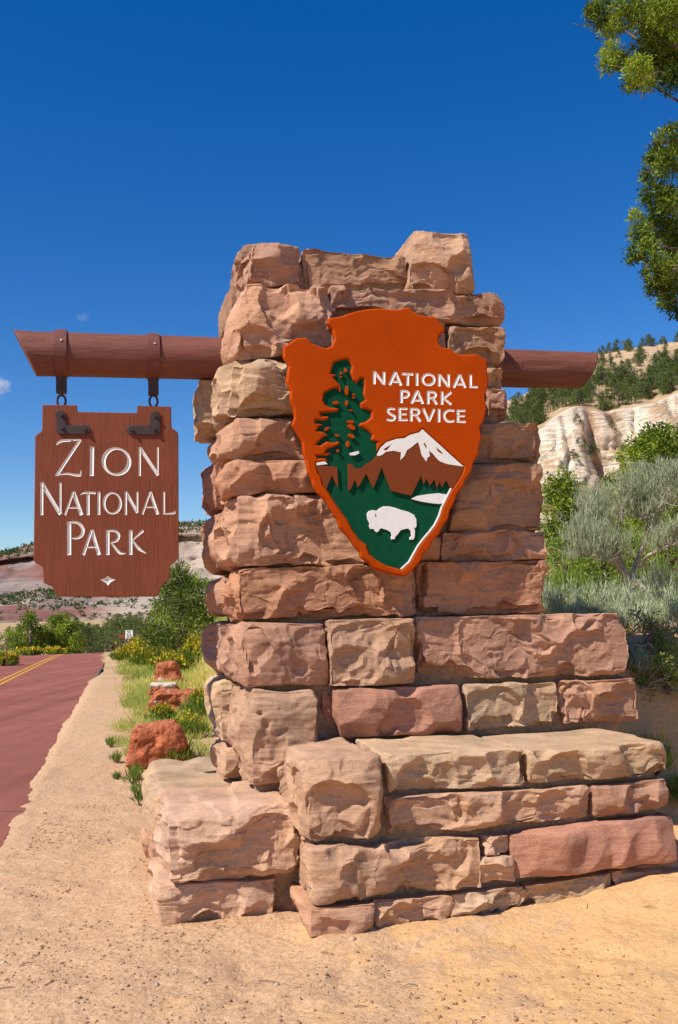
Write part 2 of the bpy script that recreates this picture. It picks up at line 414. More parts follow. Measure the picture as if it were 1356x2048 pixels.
keep = rng.random(n) < np.clip(1.3 - ro_ / 3.0, 0.1, 1)
px_, py_ = px_[keep], py_[keep]
P = np.stack([px_, py_, height(px_, py_) + 0.001], -1)
scatter_pebbles('gravel', P, rng.uniform(0.0025, 0.008, len(P)) * (1 + (rng.random(len(P)) < 0.02) * 1.4), PEB, 'small gravel and pebbles strewn over the dirt road shoulder')
n = 4600
py_ = 2.7 + rng.random(n) ** 1.3 * 6; px_ = -0.92 + RS * py_ + 0.2 + rng.random(n) ** 1.4 * 3.0
cl_ = vnoise(np.stack([px_ * 2.2, py_ * 2.2, 0 * px_], -1), 55) > -0.05; px_, py_ = px_[cl_], py_[cl_]
P = np.stack([px_, py_, height(px_, py_) + 0.001], -1)
scatter_pebbles('dirt_clods', P, rng.uniform(0.003, 0.011, len(P)), mat_simple('dirt_clod', (0.30, 0.17, 0.095), 0.95, 12, 0.3), 'brown crumbly dirt clods on the shoulder left of the stone plinth')
n = 900
px_ = rng.uniform(-1.6, 2.6, n); py_ = rng.uniform(2.8, 5.0, n)
P = np.stack([px_, py_, height(px_, py_) + 0.001], -1)
scatter_pebbles('sand_grit', P, rng.uniform(0.002, 0.006, n), PEB, 'scattered grit and tiny stones on the orange sand in front')

tw = MB()
for _ in range(70):
    x_, y_ = R_.uniform(-1.9, 2.3), R_.uniform(2.8, 5.2)
    if to_f((x_, y_, 0))[1] > -0.08 and to_f((x_, y_, 0))[0] > -0.9: continue
    a_ = R_.uniform(0, 6.28); l_ = R_.uniform(0.03, 0.11); z_ = float(height(np.array([x_]), np.array([y_]))[0]) + 0.004
    tw.tube([(x_, y_, z_), (x_ + math.cos(a_) * l_ * .5, y_ + math.sin(a_) * l_ * .5, z_ + 0.008), (x_ + math.cos(a_ + .3) * l_, y_ + math.sin(a_ + .3) * l_, z_)], [0.0022, 0.002, 0.001], 4)
tag(tw.build('twigs', BARK), 'dry broken twigs lying on the sand in front', 'twigs', kind='stuff')

# ------------------------------------------------------------------ the stone monument
MON = empty('stone_monument', tuple(ORG), TH)
tag(MON, 'stepped pillar of rough pink and tan sandstone blocks beside the red road', 'monument')
PAL = {'pink': (0.485, 0.272, 0.176), 'tan': (0.495, 0.335, 0.212), 'red': (0.45, 0.228, 0.136), 'mauve': (0.42, 0.235, 0.160),
       'buff': (0.48, 0.292, 0.186), 'brown': (0.395, 0.228, 0.142), 'pale': (0.54, 0.340, 0.232), 'rose': (0.43, 0.212, 0.142)}
def box_surface(nl, nd, nh):
    """surface lattice of a box, shared vertices: returns (s, w, t) in 0..1 and quads"""
    pts = {}; V = []; F = []
    def vid(i, j, k):
        key = (i, j, k)
        if key not in pts: pts[key] = len(V); V.append((i / nl, j / nd, k / nh))
        return pts[key]
    for i in range(nl):
        for k in range(nh):
            F.append((vid(i, 0, k), vid(i + 1, 0, k), vid(i + 1, 0, k + 1), vid(i, 0, k + 1)))
            F.append((vid(i, nd, k), vid(i, nd, k + 1), vid(i + 1, nd, k + 1), vid(i + 1, nd, k)))
    for j in range(nd):
        for k in range(nh):
            F.append((vid(0, j, k), vid(0, j, k + 1), vid(0, j + 1, k + 1), vid(0, j + 1, k)))
            F.append((vid(nl, j, k), vid(nl, j + 1, k), vid(nl, j + 1, k + 1), vid(nl, j, k + 1)))
    for i in range(nl):
        for j in range(nd):
            F.append((vid(i, j, 0), vid(i, j + 1, 0), vid(i + 1, j + 1, 0), vid(i + 1, j, 0)))
            F.append((vid(i, j, nh), vid(i + 1, j, nh), vid(i + 1, j + 1, nh), vid(i, j + 1, nh)))
    return np.array(V), np.array(F)
def rock_shape(L, D, H, seed, cell=0.0080, r=0.022, bf=0.05, bl=0.0, br=0.0, chips=26, scal=8, rough=1.0, strata=1.0, flat_top=True, smooth_face=False):
    g = np.random.default_rng(seed)
    nl, nd, nh = (max(4, int(round(x / c))) for x, c in ((L, cell), (D, cell * (1.0 if bl > 0 else 2.0)), (H, cell)))
    Q, F = box_surface(nl, nd, nh)
    half = np.array([L, D, H]) / 2
    q = (Q - 0.5) * 2 * half
    r = min(r, 0.42 * min(L, H, D))
    c = np.clip(q, -(half - r), half - r); d = q - c
    nn = np.linalg.norm(d, axis=1, keepdims=True); nrm = d / np.maximum(nn, 1e-9)
    rr = r * (0.85 + 0.3 * vnoise(q * 7 + seed, seed)[:, None])
    p = c + nrm * rr
    s, w, t = q[:, 0] / half[0], q[:, 1] / half[1], q[:, 2] / half[2]
    pil = (1 - np.abs(s) ** 4) * (1 - np.abs(t) ** 4)
    low = 0.75 + 0.5 * vnoise(q * 4 + 3.1 * seed, seed + 5)
    bf = bf * 1.5
    # the upper edge of the face stands a little prouder than the lower one
    p[:, 1] -= bf * pil * (1 + 0.35 * t) * low * np.clip(-nrm[:, 1], 0, 1)
    if bl: p[:, 0] -= bl * (1 - np.abs(w) ** 4) * (1 - np.abs(t) ** 3) * low * np.clip(-nrm[:, 0], 0, 1)
    if br: p[:, 0] += br * (1 - np.abs(w) ** 4) * (1 - np.abs(t) ** 3) * low * np.clip(nrm[:, 0], 0, 1)
    sc = min(1.0, H / 0.28)
    # mid-size lumps so the face is never a clean box
    p += nrm * (0.005 * sc * fbm(q * 5.0 + seed * 2.7, 2, seed + 2))[:, None] * np.where(nrm[:, 2:3] > 0.8, 0.3 if flat_top else 1.0, 1.0)
    # facets: flat cuts that take off whatever stands proud of a tilted plane
    fw = np.clip(-nrm[:, 1], 0, 1) ** 0.5
    if bl: fw = np.maximum(fw, np.clip(-nrm[:, 0], 0, 1) ** 0.5)
    pref = p.copy()
    for _ in range(int(chips * max(1, L / 0.5))):
        if bl and g.random() < 0.4: m = np.array([-1.0, g.uniform(-0.7, 0.35), g.uniform(-0.6, 0.5)])
        else: m = np.array([g.uniform(-0.55, 0.55), -1.0, g.uniform(-0.75, 0.55)])
        m /= np.linalg.norm(m)
        # the part of the stone this cut belongs to: long stones are faceted piece by piece
        ca = g.uniform(-half[0], half[0]); wa = g.uniform(0.16, 0.45); zone = np.exp(-np.abs((pref[:, 0] - ca) / wa) ** 6) if L > 0.5 else 1.0
        sup = np.where(zone > 0.9, pref @ m, -9).max() if L > 0.5 else (pref @ m).max()
        h = sup - g.uniform(0.004, 0.050) * sc
        over = np.clip(p @ m - h, 0, 0.05) * zone; p -= m * over[:, None]
    # conchoidal scallops with crisp rims
    cand = np.nonzero((nrm[:, 1] < -0.5) | ((nrm[:, 0] < -0.5) if bl else False))[0]
    for _ in range(int(scal * 1.1 * max(1, L / 0.45))):
        k = g.choice(cand)
        n0 = nrm[k] + g.normal(0, 0.3, 3); n0[2] += g.choice([-0.55, -0.3, 0.3]); n0 /= np.linalg.norm(n0)
        Rr = g.uniform(0.06, 0.26) * (0.6 + 0.4 * sc); dep = g.uniform(0.012, 0.042) * sc
        cen = p[k] + n0 * (Rr - dep)
        x = p - cen; hh = x @ n0; rho2 = ((x * x).sum(1) - hh * hh) * np.maximum(0.15, 1 + 0.55 * vnoise(p * 8 + seed + _, seed + 73) + 0.15 * vnoise(p * 27 + seed + _, seed + 74))
        lim = -np.sqrt(np.maximum(Rr * Rr - rho2, 0))
        cut = np.where((rho2 < Rr * Rr) & (hh > lim), np.minimum(hh - lim, 0.045), 0) * np.clip((nrm @ n0) * 2.0, 0, 1)
        p -= n0 * cut[:, None]
    for _ in range(int(1.3 * max(1, L / 0.4)) if scal > 3 else 0):
        k = g.choice(cand)
        n0 = np.array([g.normal(0, 0.35), -0.75, -g.uniform(0.35, 1.0)]) if nrm[k, 1] < -0.5 else np.array([-0.75, g.normal(0, 0.35), -g.uniform(0.35, 1.0)])
        n0 /= np.linalg.norm(n0); Rr = g.uniform(0.09, 0.20) * (0.55 + 0.45 * sc); dep = g.uniform(0.030, 0.060) * sc
        x = p - (p[k] + n0 * (Rr - dep)); hh = x @ n0; rho2 = (x * x).sum(1) - hh * hh
        rho2 = rho2 * np.maximum(0.15, 1 + 0.6 * vnoise(p * 8 + seed, seed + 71) + 0.15 * vnoise(p * 30 + seed, seed + 72))
        lim = -np.sqrt(np.maximum(Rr * Rr - rho2, 0))
        cut = np.where((rho2 < Rr * Rr) & (hh > lim), np.minimum(hh - lim, 0.055), 0) * np.clip((nrm @ n0) * 2.5, 0, 1)
        p -= n0 * cut[:, None]
    amp = np.where(nrm[:, 2] > 0.75, 0.35 if flat_top else 1.0, 1.0) * rough * (0.45 if smooth_face else 1.0)
    f1 = fbm(q * 17 + seed * 1.3, 3, seed + 8)
    # spalled shelves: thin layers broken off along crisp edges
    n6 = fbm(p * np.array([3.6, 3.6, 6.0]) + seed * 0.7, 3, seed + 44, 0.35)
    n7 = fbm(p * np.array([5, 5, 22.0]) + seed * 0.3, 2, seed + 45)
    shelf = np.clip((n6 - 0.22) * 11, 0, 1) + np.clip((n6 + 0.30) * 11, 0, 1) * 0.8 - 0.8 + np.clip((n7 - 0.1) * 7, 0, 1) * 0.45 * max(0, strata - 0.6)
    p -= nrm * (0.0100 * sc * shelf * amp * np.where(np.abs(nrm[:, 2]) > 0.8, 0.4, 1.0))[:, None]
    # a stone never sinks far behind its joint line
    fr = nrm[:, 1] < -0.6
    p[fr, 1] = np.minimum(p[fr, 1], -half[1] + 0.045 + 0.01 * f1[fr])
    if bl:
        fl_ = nrm[:, 0] < -0.6; p[fl_, 0] = np.minimum(p[fl_, 0], -half[0] + 0.03 + 0.01 * f1[fl_])
    st = fbm(q * np.array([5, 5, 34]) + seed, 2, seed + 21)
    p += nrm * ((0.0038 * f1 + 0.0034 * strata * st * (1 - np.abs(nrm[:, 2]))) * amp)[:, None]
    return p, F, half
def stone_at(quad, b, D, colr, seed, parent=None, name='stone', **kw):
    """quad: photograph pixels of the front face (TL, TR, BR, BL) on the plane at depth b"""
    C = [at_b(x, y, b) for x, y in quad]
    gap = 0.010
    C = [C[0] + np.array([-gap, gap]), C[1] + np.array([gap, gap]), C[2] + np.array([gap, -gap]), C[3] + np.array([-gap, -gap])]
    TL, TR, BR, BL = C
    L = 0.5 * (np.linalg.norm(TR - TL) + np.linalg.norm(BR - BL)); H = 0.5 * (np.linalg.norm(TL - BL) + np.linalg.norm(TR - BR))
    p, F, half = rock_shape(L, D, H, seed, **kw)
    s = (p[:, 0] / half[0] + 1) / 2; t = (p[:, 2] / half[2] + 1) / 2
    az = (1 - t)[:, None] * ((1 - s)[:, None] * BL + s[:, None] * BR) + t[:, None] * ((1 - s)[:, None] * TL + s[:, None] * TR)
    V = np.stack([az[:, 0], b + p[:, 1] + half[1], az[:, 1]], -1)
    cen = np.array([np.mean([c[0] for c in C]), b + D / 2, np.mean([c[1] for c in C])])
    o = mesh_np(name, V - cen, F, SAND, parent or MON, True, tuple(cen))
    o.data.set_sharp_from_angle(angle=0.62)
    k = np.random.default_rng(seed + 99).uniform(0.92, 1.08)
    c = PAL[colr] if isinstance(colr, str) else colr
    o.color = (c[0] * k, c[1] * k, c[2] * k, 1)
    return o
def block(a0, a1, b0, b1, z0, z1, colr, seed, **kw):
    """a stone given by its box in the facade frame; long axis a"""
    p, F, half = rock_shape(a1 - a0, b1 - b0, z1 - z0, seed, **kw)
    cen = np.array([(a0 + a1) / 2, (b0 + b1) / 2, (z0 + z1) / 2])
    o = mesh_np('stone', p, F, SAND, MON, True, tuple(cen)); o.data.set_sharp_from_angle(angle=0.62)
    c = PAL[colr]; k = np.random.default_rng(seed + 99).uniform(0.92, 1.08); o.color = (c[0] * k, c[1] * k, c[2] * k, 1)
    return o
def Zy(x, y, b): return float(at_b(x, y, b)[1])
BP = 0.80                                     # front of the pillar
BW = 0.72                                     # front of the wing course
CORNER = dict(bl=0.09, bf=0.055, r=0.035)
stones = [
 # top of the pillar
 (((502, 487), (602, 491), (607, 563), (494, 566)), BP + .02, .55, 'mauve', dict(bl=0.03)),
 (((611, 497), (815, 513), (822, 577), (615, 571)), BP + .05, .55, 'brown', dict(bf=0.04, chips=20)),
 (((830, 461), (938, 466), (946, 582), (826, 582)), BP + .00, .6, 'buff', dict(bf=0.05, chips=18, br=0.03)),
 (((492, 561), (661, 572), (664, 694), (480, 712)), BP - .04, .65, 'pink', dict(CORNER, bf=0.07, scal=10)),
 (((665, 571), (1003, 584), (1010, 642), (668, 628)), BP - .03, .6, 'mauve', dict(bf=0.05, br=0.03)),
 (((902, 652), (1009, 656), (1013, 716), (905, 712)), BP, .6, 'brown', dict(bf=0.05)),
 (((975, 723), (1014, 726), (1018, 768), (975, 766)), BP + .02, .6, 'buff', dict(bf=0.03)),
 (((978, 774), (1022, 777), (1024, 832), (980, 832)), BP + .02, .6, 'mauve', dict(bf=0.03)),
 # behind the arrowhead
 (((668, 632), (896, 640), (900, 716), (670, 708)), BP, .5, 'mauve', dict(cell=0.03)),
 (((612, 715), (785, 720), (785, 828), (614, 828)), BP + .02, .5, 'tan', dict(cell=0.03)),
 (((790, 722), (970, 726), (974, 832), (790, 830)), BP + .02, .5, 'red', dict(cell=0.03)),
 (((632, 834), (800, 836), (800, 922), (640, 915)), BP + .02, .5, 'red', dict(cell=0.03)),
 (((806, 838), (944, 842), (944, 922), (806, 922)), BP + .02, .5, 'brown', dict(cell=0.03)),
 (((652, 926), (912, 930), (906, 1056), (700, 985)), BP + .02, .5, 'mauve', dict(cell=0.03)),
 (((742, 1062), (884, 1064), (884, 1118), (745, 1124)), BP + .02, .5, 'red', dict(cell=0.02)),
 # left column of the pillar
 (((466, 713), (604, 719), (608, 828), (450, 830)), BP - .03, .6, 'tan', dict(CORNER, bl=0.13, bf=0.07, r=0.06, scal=11)),
 (((470, 833), (624, 836), (630, 916), (452, 918)), BP - .01, .6, 'pink', dict(CORNER, bl=0.12)),
 (((470, 920), (642, 924), (650, 980), (455, 988)), BP - .01, .6, 'red', dict(CORNER, bl=0.12)),
 (((472, 986), (690, 990), (738, 1124), (470, 1132)), BP - .02, .65, 'pink', dict(CORNER, bl=0.13, bf=0.07, scal=10)),
 (((480, 1136), (738, 1131), (838, 1152), (838, 1231)) and ((476, 1136), (834, 1129), (838, 1230), (478, 1240)), BP - .04, .65, 'red', dict(CORNER, bl=0.12, bf=0.06, scal=10, strata=1.6)),
 # right column of the pillar
 (((948, 846), (1078, 847), (1084, 922), (948, 924)), BP, .6, 'brown', dict(br=0.03)),
 (((918, 929), (1084, 927), (1094, 1058), (910, 1060)), BP - .01, .6, 'brown', dict(bf=0.06, br=0.02)),
 (((890, 1066), (1094, 1062), (1098, 1116), (890, 1119)), BP, .6, 'mauve', dict(bf=0.05)),
 (((848, 1126), (1100, 1121), (1104, 1224), (846, 1231)), BP - .02, .6, 'red', dict(bf=0.05, strata=1.8)),
 # wing, upper course
 (((492, 1247), (652, 1247), (660, 1368), (496, 1374)), BW + .02, .65, 'mauve', dict(CORNER, bl=0.14, bf=0.05)),
 (((660, 1242), (828, 1239), (834, 1366), (664, 1372)), BW - .02, .6, 'buff', dict(bf=0.06)),
 (((838, 1236), (1258, 1228), (1264, 1346), (846, 1361)), BW - .02, .7, 'mauve', dict(bf=0.06, scal=11)),
 # wing, lower course
 (((490, 1380), (642, 1384), (640, 1560), (506, 1582)), BW + .0, .75, 'buff', dict(CORNER, bl=0.15, bf=0.06, r=0.07)),
 (((644, 1384), (670, 1383), (676, 1470), (648, 1474)), BW + .06, .5, 'rose', dict(bf=0.01)),
 (((672, 1379), (920, 1374), (926, 1466), (686, 1476)), BW - .01, .6, 'rose', dict(bf=0.035, smooth_face=True, scal=2, chips=10)),
 (((934, 1372), (1114, 1366), (1120, 1452), (940, 1460)), BW + .01, .6, 'tan', dict(bf=0.05)),
 (((1130, 1364), (1274, 1358), (1278, 1442), (1136, 1448)), BW + .0, .6, 'pink', dict(bf=0.05, rough=1.7)),
 # bench, upper stones
 (((612, 1522), (766, 1508), (769, 1676), (624, 1692)), .02, .78, 'buff', dict(bl=0.07, bf=0.05, r=0.06, scal=10)),
 (((780, 1514), (1050, 1502), (1056, 1574), (786, 1588)), .04, .74, 'tan', dict(bf=0.03, r=0.03)),
 (((1062, 1506), (1336, 1487), (1340, 1550), (1068, 1568)), .03, .74, 'tan', dict(bf=0.03, r=0.03, br=0.02)),
 (((782, 1600), (1180, 1576), (1184, 1638), (788, 1672)), .05, .6, 'buff', dict(bf=0.045, strata=2.2, rough=1.2)),
 (((1192, 1576), (1336, 1562), (1340, 1616), (1196, 1634)), .05, .6, 'mauve', dict(bf=0.04, br=0.02)),
 # bench, lower stones
 (((622, 1702), (964, 1680), (968, 1776), (624, 1810)), .03, .8, 'buff', dict(bl=0.07, bf=0.06, scal=9)),
 (((1026, 1674), (1352, 1636), (1356, 1722), (1032, 1762)), .02, .7, 'rose', dict(bf=0.02, smooth_face=True, scal=0, chips=5, br=0.02)),
 (((972, 1678), (1020, 1674), (1020, 1710), (974, 1716)), .04, .4, 'pale', dict(bf=0.03, rough=2.0)),
 (((972, 1720), (1026, 1716), (1030, 1764), (968, 1768)), .02, .4, 'pale', dict(bf=0.03, rough=2.2)),
 # footing
 (((612, 1820), (754, 1812), (748, 1870), (622, 1884)), .03, .5, 'pink', dict(bl=0.04, bf=0.03)),
 (((756, 1808), (905, 1796), (903, 1858), (756, 1872)), .05, .4, 'buff', dict(bf=0.03, rough=1.8, scal=12)),
 (((908, 1794), (1052, 1776), (1052, 1840), (908, 1856)), .05, .4, 'tan', dict(bf=0.03, rough=1.8, scal=12)),
 (((1054, 1778), (1230, 1750), (1232, 1824), (1056, 1842)), .04, .4, 'tan', dict(bf=0.02, rough=1.4)),
 (((1232, 1750), (1420, 1722), (1422, 1800), (1234, 1822)), .05, .4, 'buff', dict(bf=0.02, rough=1.4)),
 # left plinth
 (((330, 1638), (596, 1608), (604, 1750), (336, 1784)), .36, .86, 'pale', dict(bl=0.07, bf=0.05, r=0.06, strata=2.4, scal=9)),
 (((318, 1780), (556, 1762), (536, 1852), (316, 1862)), .42, .7, 'pale', dict(bl=0.05, bf=0.03, scal=4)),
]
for i, (qd, b, D, c, kw) in enumerate(stones):
    stone_at(qd, b, D, c, 100 + i * 7, **kw)
# stones of the left side, further back, and of the plinth
aL = -0.20
def side(y0, y1, b0, b1, prot, colr, seed, x=430, **kw):
    z1, z0 = Zy(x, y0, (b0 + b1) / 2), Zy(x, y1, (b0 + b1) / 2)
    block(aL - prot, aL + 0.5, b0, b1, z0, z1, colr, seed, bl=kw.pop('bl', 0.07), bf=0.03, r=kw.pop('r', 0.06), **kw)
side(520, 662, 1.42, 2.2, -0.06, 'mauve', 501, 465, bl=0.05)
side(762, 880, 1.44, 2.15, 0.23, 'tan', 502, 405, r=0.09)
side(882, 922, 1.46, 2.2, 0.08, 'buff', 503)
side(922, 1032, 1.46, 2.25, 0.14, 'rose', 504, r=0.08)
side(1036, 1150, 1.44, 2.25, 0.14, 'pink', 505)
side(1154, 1236, 1.40, 2.2, 0.10, 'pink', 506)
side(1240, 1346, 1.40, 2.25, 0.13, 'mauve', 507)
side(1350, 1480, 1.46, 2.25, 0.13, 'tan', 508, r=0.09)
side(1484, 1545, 1.46, 2.25, 0.11, 'buff', 509)
side(683, 757, 1.85, 2.25, 0.02, 'mauve', 510, 455)
al = float(at_b(334, 1700, .36)[0])
block(al - .02, aL + .3, 1.24, 2.75, 0.12, 0.56, 'tan', 520, bl=0.06, r=0.07, chips=5, scal=3)
block(al + .0, aL + .3, 1.15, 2.6, -0.2, 0.14, 'pale', 521, bl=0.08, r=0.05)
block(al - .06, al + .4, 1.32, 2.1, 0.02, 0.37, 'pink', 522, bl=0.06, r=0.06)
# right side of the pillar and the wing, seen only on walking round
aR = float(at_b(1100, 1180, BP)[0]); aRu = float(at_b(1014, 700, BP)[0]); aW = float(at_b(1262, 1290, BW)[0]); aB = float(at_b(1338, 1600, .04)[0])
zt = [Zy(900, y, BP) for y in (1228, 1120, 1062, 928, 846)]
for i in range(4):
    block(aR - .6, aR - .01, 1.46, 2.3, zt[i] + .01, zt[i + 1] - .01, ['red', 'mauve', 'brown', 'brown'][i], 540 + i, cell=0.03, bf=0.0, br=0.03)
zu = [Zy(1000, y, BP) for y in (842, 770, 645, 582)]
for i in (0, 2):
    block(aRu - .5, aRu - .02, 1.46, 2.3, zu[i] + .01, zu[i + 1] - .01, ['mauve', 'buff', 'mauve'][i], 550 + i, cell=0.03, bf=0.0)
block(aL, aL + 0.9, 1.40, 2.25, Zy(700, 566, BP), Zy(700, 500, BP), 'brown', 556, cell=0.03, bf=0)
block(aL + .92, aRu - .2, 1.42, 2.25, Zy(900, 578, BP), Zy(900, 490, BP), 'mauve', 557, cell=0.03, bf=0)

def mortar(a0, a1, b0, b1, z0, z1, seed, cell=0.035):
    n_ = [max(2, int(x / cell)) for x in (a1 - a0, b1 - b0, z1 - z0)]
    Q, F = box_surface(*n_)
    p = np.array([a0, b0, z0]) + Q * np.array([a1 - a0, b1 - b0, z1 - z0])
    p += 0.012 * np.stack([fbm(p * 9 + k * 7.7, 2, seed + k) for k in range(3)], -1)
    mesh_np('mortar', p, F, MORTAR, MON)
zw = Zy(800, 1234, BP); ztop = Zy(800, 566, BP)
mortar(aL + .03, aR - .04, BP + .11, 2.2, -.2, Zy(1000, 852, BP), 1)
mortar(aL + .04, aRu - .04, BP + .115, 2.18, Zy(1000, 852, BP) - .05, ztop - .06, 2)
mortar(aL + .1, float(at_b(935, 520, BP)[0]) - .05, BP + .13, 2.1, ztop - .1, Zy(800, 520, BP), 3)
mortar(aL + .02, aW - .04, BW + .115, 1.9, -.2, zw - .05, 4)
mortar(float(at_b(622, 1650, .02)[0]) + .02, aB - .03, .14, 1.1, -.2, Zy(780, 1530, .04), 5)
mortar(al + .05, 0.1, .50, 2.6, -.2, 0.40, 6)

# ------------------------------------------------------------------ flat panels from outlines
def plate(name, loops, b_front, thick, mat, parent, bev=0.0, sm=False):
    """loops: list of outlines in (a, z); the first is the outside, others are holes; front face at depth b_front"""
    cu = bpy.data.curves.new(name, 'CURVE'); cu.dimensions = '2D'; cu.fill_mode = 'BOTH'
    for lp in loops:
        sp = cu.splines.new('POLY'); sp.points.add(len(lp) - 1)
        for q, p in zip(sp.points, lp): q.co = (p[0], p[1], 0, 1)
        sp.use_cyclic_u = True
    cu.extrude = max(thick / 2 - bev, 0.0002); cu.bevel_depth = bev; cu.bevel_resolution = 0; cu.offset = -bev
    tmp = bpy.data.objects.new('tmp', cu); col.objects.link(tmp)
    dg = bpy.context.evaluated_depsgraph_get()
    me = bpy.data.meshes.new_from_object(tmp.evaluated_get(dg))
    bpy.data.objects.remove(tmp); bpy.data.curves.remove(cu)
    n_ = len(me.vertices); co = np.empty(n_ * 3, np.float32); me.vertices.foreach_get('co', co); co = co.reshape(-1, 3)
    co = np.stack([co[:, 0], b_front - co[:, 2] + co[:, 2].max(), co[:, 1]], -1)
    me.vertices.foreach_set('co', co.ravel()); me.update()
    me.materials.clear(); me.materials.append(mat); me.name = name
    bm = bmesh.new(); bm.from_mesh(me); bmesh.ops.remove_doubles(bm, verts=bm.verts, dist=1e-5); bmesh.ops.recalc_face_normals(bm, faces=bm.faces); bm.to_mesh(me); bm.free()
    me.polygons.foreach_set('use_smooth', np.zeros(len(me.polygons), dtype=bool))
    o = bpy.data.objects.new(name, me); col.objects.link(o); o.parent = parent
    return o
def groove(paths, b, slope=0.9, cap=0.011):
    """V-cut strokes. paths: list of (points, widths, closed) in (a, z). Returns (liner, cutter) as MB."""
    li, cu = MB(), MB()
    for pts, ws, closed in paths:
        P = np.array(pts, float); W = np.array(ws, float); n_ = len(P)
        if closed: T = np.roll(P, -1, 0) - np.roll(P, 1, 0)
        else: T = np.gradient(P, axis=0)
        T /= np.linalg.norm(T, axis=1, keepdims=True); N = np.stack([-T[:, 1], T[:, 0]], -1)
        Lp = P + N * W[:, None] / 2; Rp = P - N * W[:, None] / 2; Cp = P.copy(); dep = np.minimum(W / 2 * slope, cap)
        if not closed:
            Cp[0] += T[0] * min(W[0] / 2, 0.3 * np.linalg.norm(P[1] - P[0])); Cp[-1] -= T[-1] * min(W[-1] / 2, 0.3 * np.linalg.norm(P[-1] - P[-2]))
        for mb, top, off in ((li, None, -0.0006), (cu, 0.004, 0.0)):
            V = [(*Lp[i], 0) for i in range(n_)] + [(*Rp[i], 0) for i in range(n_)] + [(*Cp[i], dep[i]) for i in range(n_)]
            F = []
            for i in range(n_ if closed else n_ - 1):
                j = (i + 1) % n_
                F += [(i, j, 2 * n_ + j, 2 * n_ + i), (2 * n_ + i, 2 * n_ + j, n_ + j, n_ + i)]
            if not closed: F += [(0, 2 * n_, n_), (n_ - 1, 2 * n_ - 1, 3 * n_ - 1)]
            if top is not None:
                V += [(*Lp[i], -top) for i in range(n_)] + [(*Rp[i], -top) for i in range(n_)]
                for i in range(n_ if closed else n_ - 1):
                    j = (i + 1) % n_
                    F += [(3 * n_ + i, 3 * n_ + j, j, i), (n_ + i, n_ + j, 4 * n_ + j, 4 * n_ + i), (4 * n_ + i, 4 * n_ + j, 3 * n_ + j, 3 * n_ + i)]
                if not closed: F += [(3 * n_, 0, n_, 4 * n_), (n_ - 1, 4 * n_ - 1, 5 * n_ - 1, 2 * n_ - 1)]
            mb.add([(x, b + d + off, z) for x, z, d in V], F)
    return li, cu
def carve(panel, cutter):
    co = cutter.build('tmp_cut', WHITE)
    bm = bmesh.new(); bm.from_mesh(co.data); bmesh.ops.recalc_face_normals(bm, faces=bm.faces); bm.to_mesh(co.data); bm.free()
    co.parent = panel.parent
    m = panel.modifiers.new('carve', 'BOOLEAN'); m.operation = 'DIFFERENCE'; m.solver = 'EXACT'; m.use_self = True; m.object = co
    dg = bpy.context.evaluated_depsgraph_get(); dg.update()
    me = bpy.data.meshes.new_from_object(panel.evaluated_get(dg))
    panel.modifiers.clear()
    if len(me.polygons) > 20:
        old = panel.data; panel.data = me; bpy.data.meshes.remove(old)
        while len(me.materials) > 1: me.materials.pop()
        me.polygons.foreach_set('material_index', np.zeros(len(me.polygons), dtype=np.int32))
    bpy.data.objects.remove(co)
def arc(cx, cy, rx, ry, a0, a1, n=14, w=(1, 1)):
    t = np.radians(np.linspace(a0, a1, n)); return [(cx + rx * math.cos(x), cy + ry * math.sin(x)) for x in t]
def smooth_path(pts, ws, n=5):
    """Catmull-Rom through the points so bowls are round"""
    P = np.array(pts, float); W = np.array(ws, float); out = []; ow = []
    Q = np.vstack([2 * P[0] - P[1], P, 2 * P[-1] - P[-2]])
    for i in range(len(P) - 1):
        p0, p1, p2, p3 = Q[i:i + 4]
        for k in range(n):
            t = k / n
            out.append(0.5 * ((2 * p1) + (-p0 + p2) * t + (2 * p0 - 5 * p1 + 4 * p2 - p3) * t * t + (-p0 + 3 * p1 - 3 * p2 + p3) * t ** 3)); ow.append(W[i] * (1 - t) + W[i + 1] * t)
    out.append(P[-1]); ow.append(W[-1]); return out, ow
def letters(glyphs, zoom, b, panel, parent, mat=WHITE, slope=0.9, cap=0.011, scale_w=1.0):
    ox, oy, k = zoom
    def cvt(pts): return [at_b(ox + x * k, oy + y * k, b) for x, y in pts]
    cxy = at_b(ox, oy, b); mm = np.linalg.norm(at_b(ox + 100 * k, oy, b) - cxy) / 100      # metres per traced pixel
    allcut = MB()
    for strokes in glyphs:
        paths = []
        for s in strokes:
            if s[0] == 'O':
                _, cx, cy, rx, ry, w0, w1 = s
                t = np.linspace(0, 2 * math.pi, 33)[:-1]
                pts = [(cx + rx * math.cos(x), cy + ry * math.sin(x)) for x in t]
                ws = [w0 + (w1 - w0) * abs(math.cos(x - 0.35)) ** 2 for x in t]; closed = True
            elif s[0] == 'S': pts, ws = smooth_path(s[1], s[2]); closed = False
            else: pts, ws = s; closed = False; ws = [ws] * len(pts) if np.isscalar(ws) else ws
            if not closed and len(pts) == 2:
                pts = [pts[0], tuple((np.array(pts[0]) * 2 + pts[1]) / 3), tuple((np.array(pts[0]) + np.array(pts[1]) * 2) / 3), pts[1]]; ws = [ws[0], (2 * ws[0] + ws[1]) / 3, (ws[0] + 2 * ws[1]) / 3, ws[1]]
            paths.append((cvt(pts), [w * mm * scale_w for w in ws], closed))
        li, cu = groove(paths, b, slope, cap)
        li.build('letter', mat, parent)
        allcut.add(cu.v, cu.f)
    carve(panel, allcut)

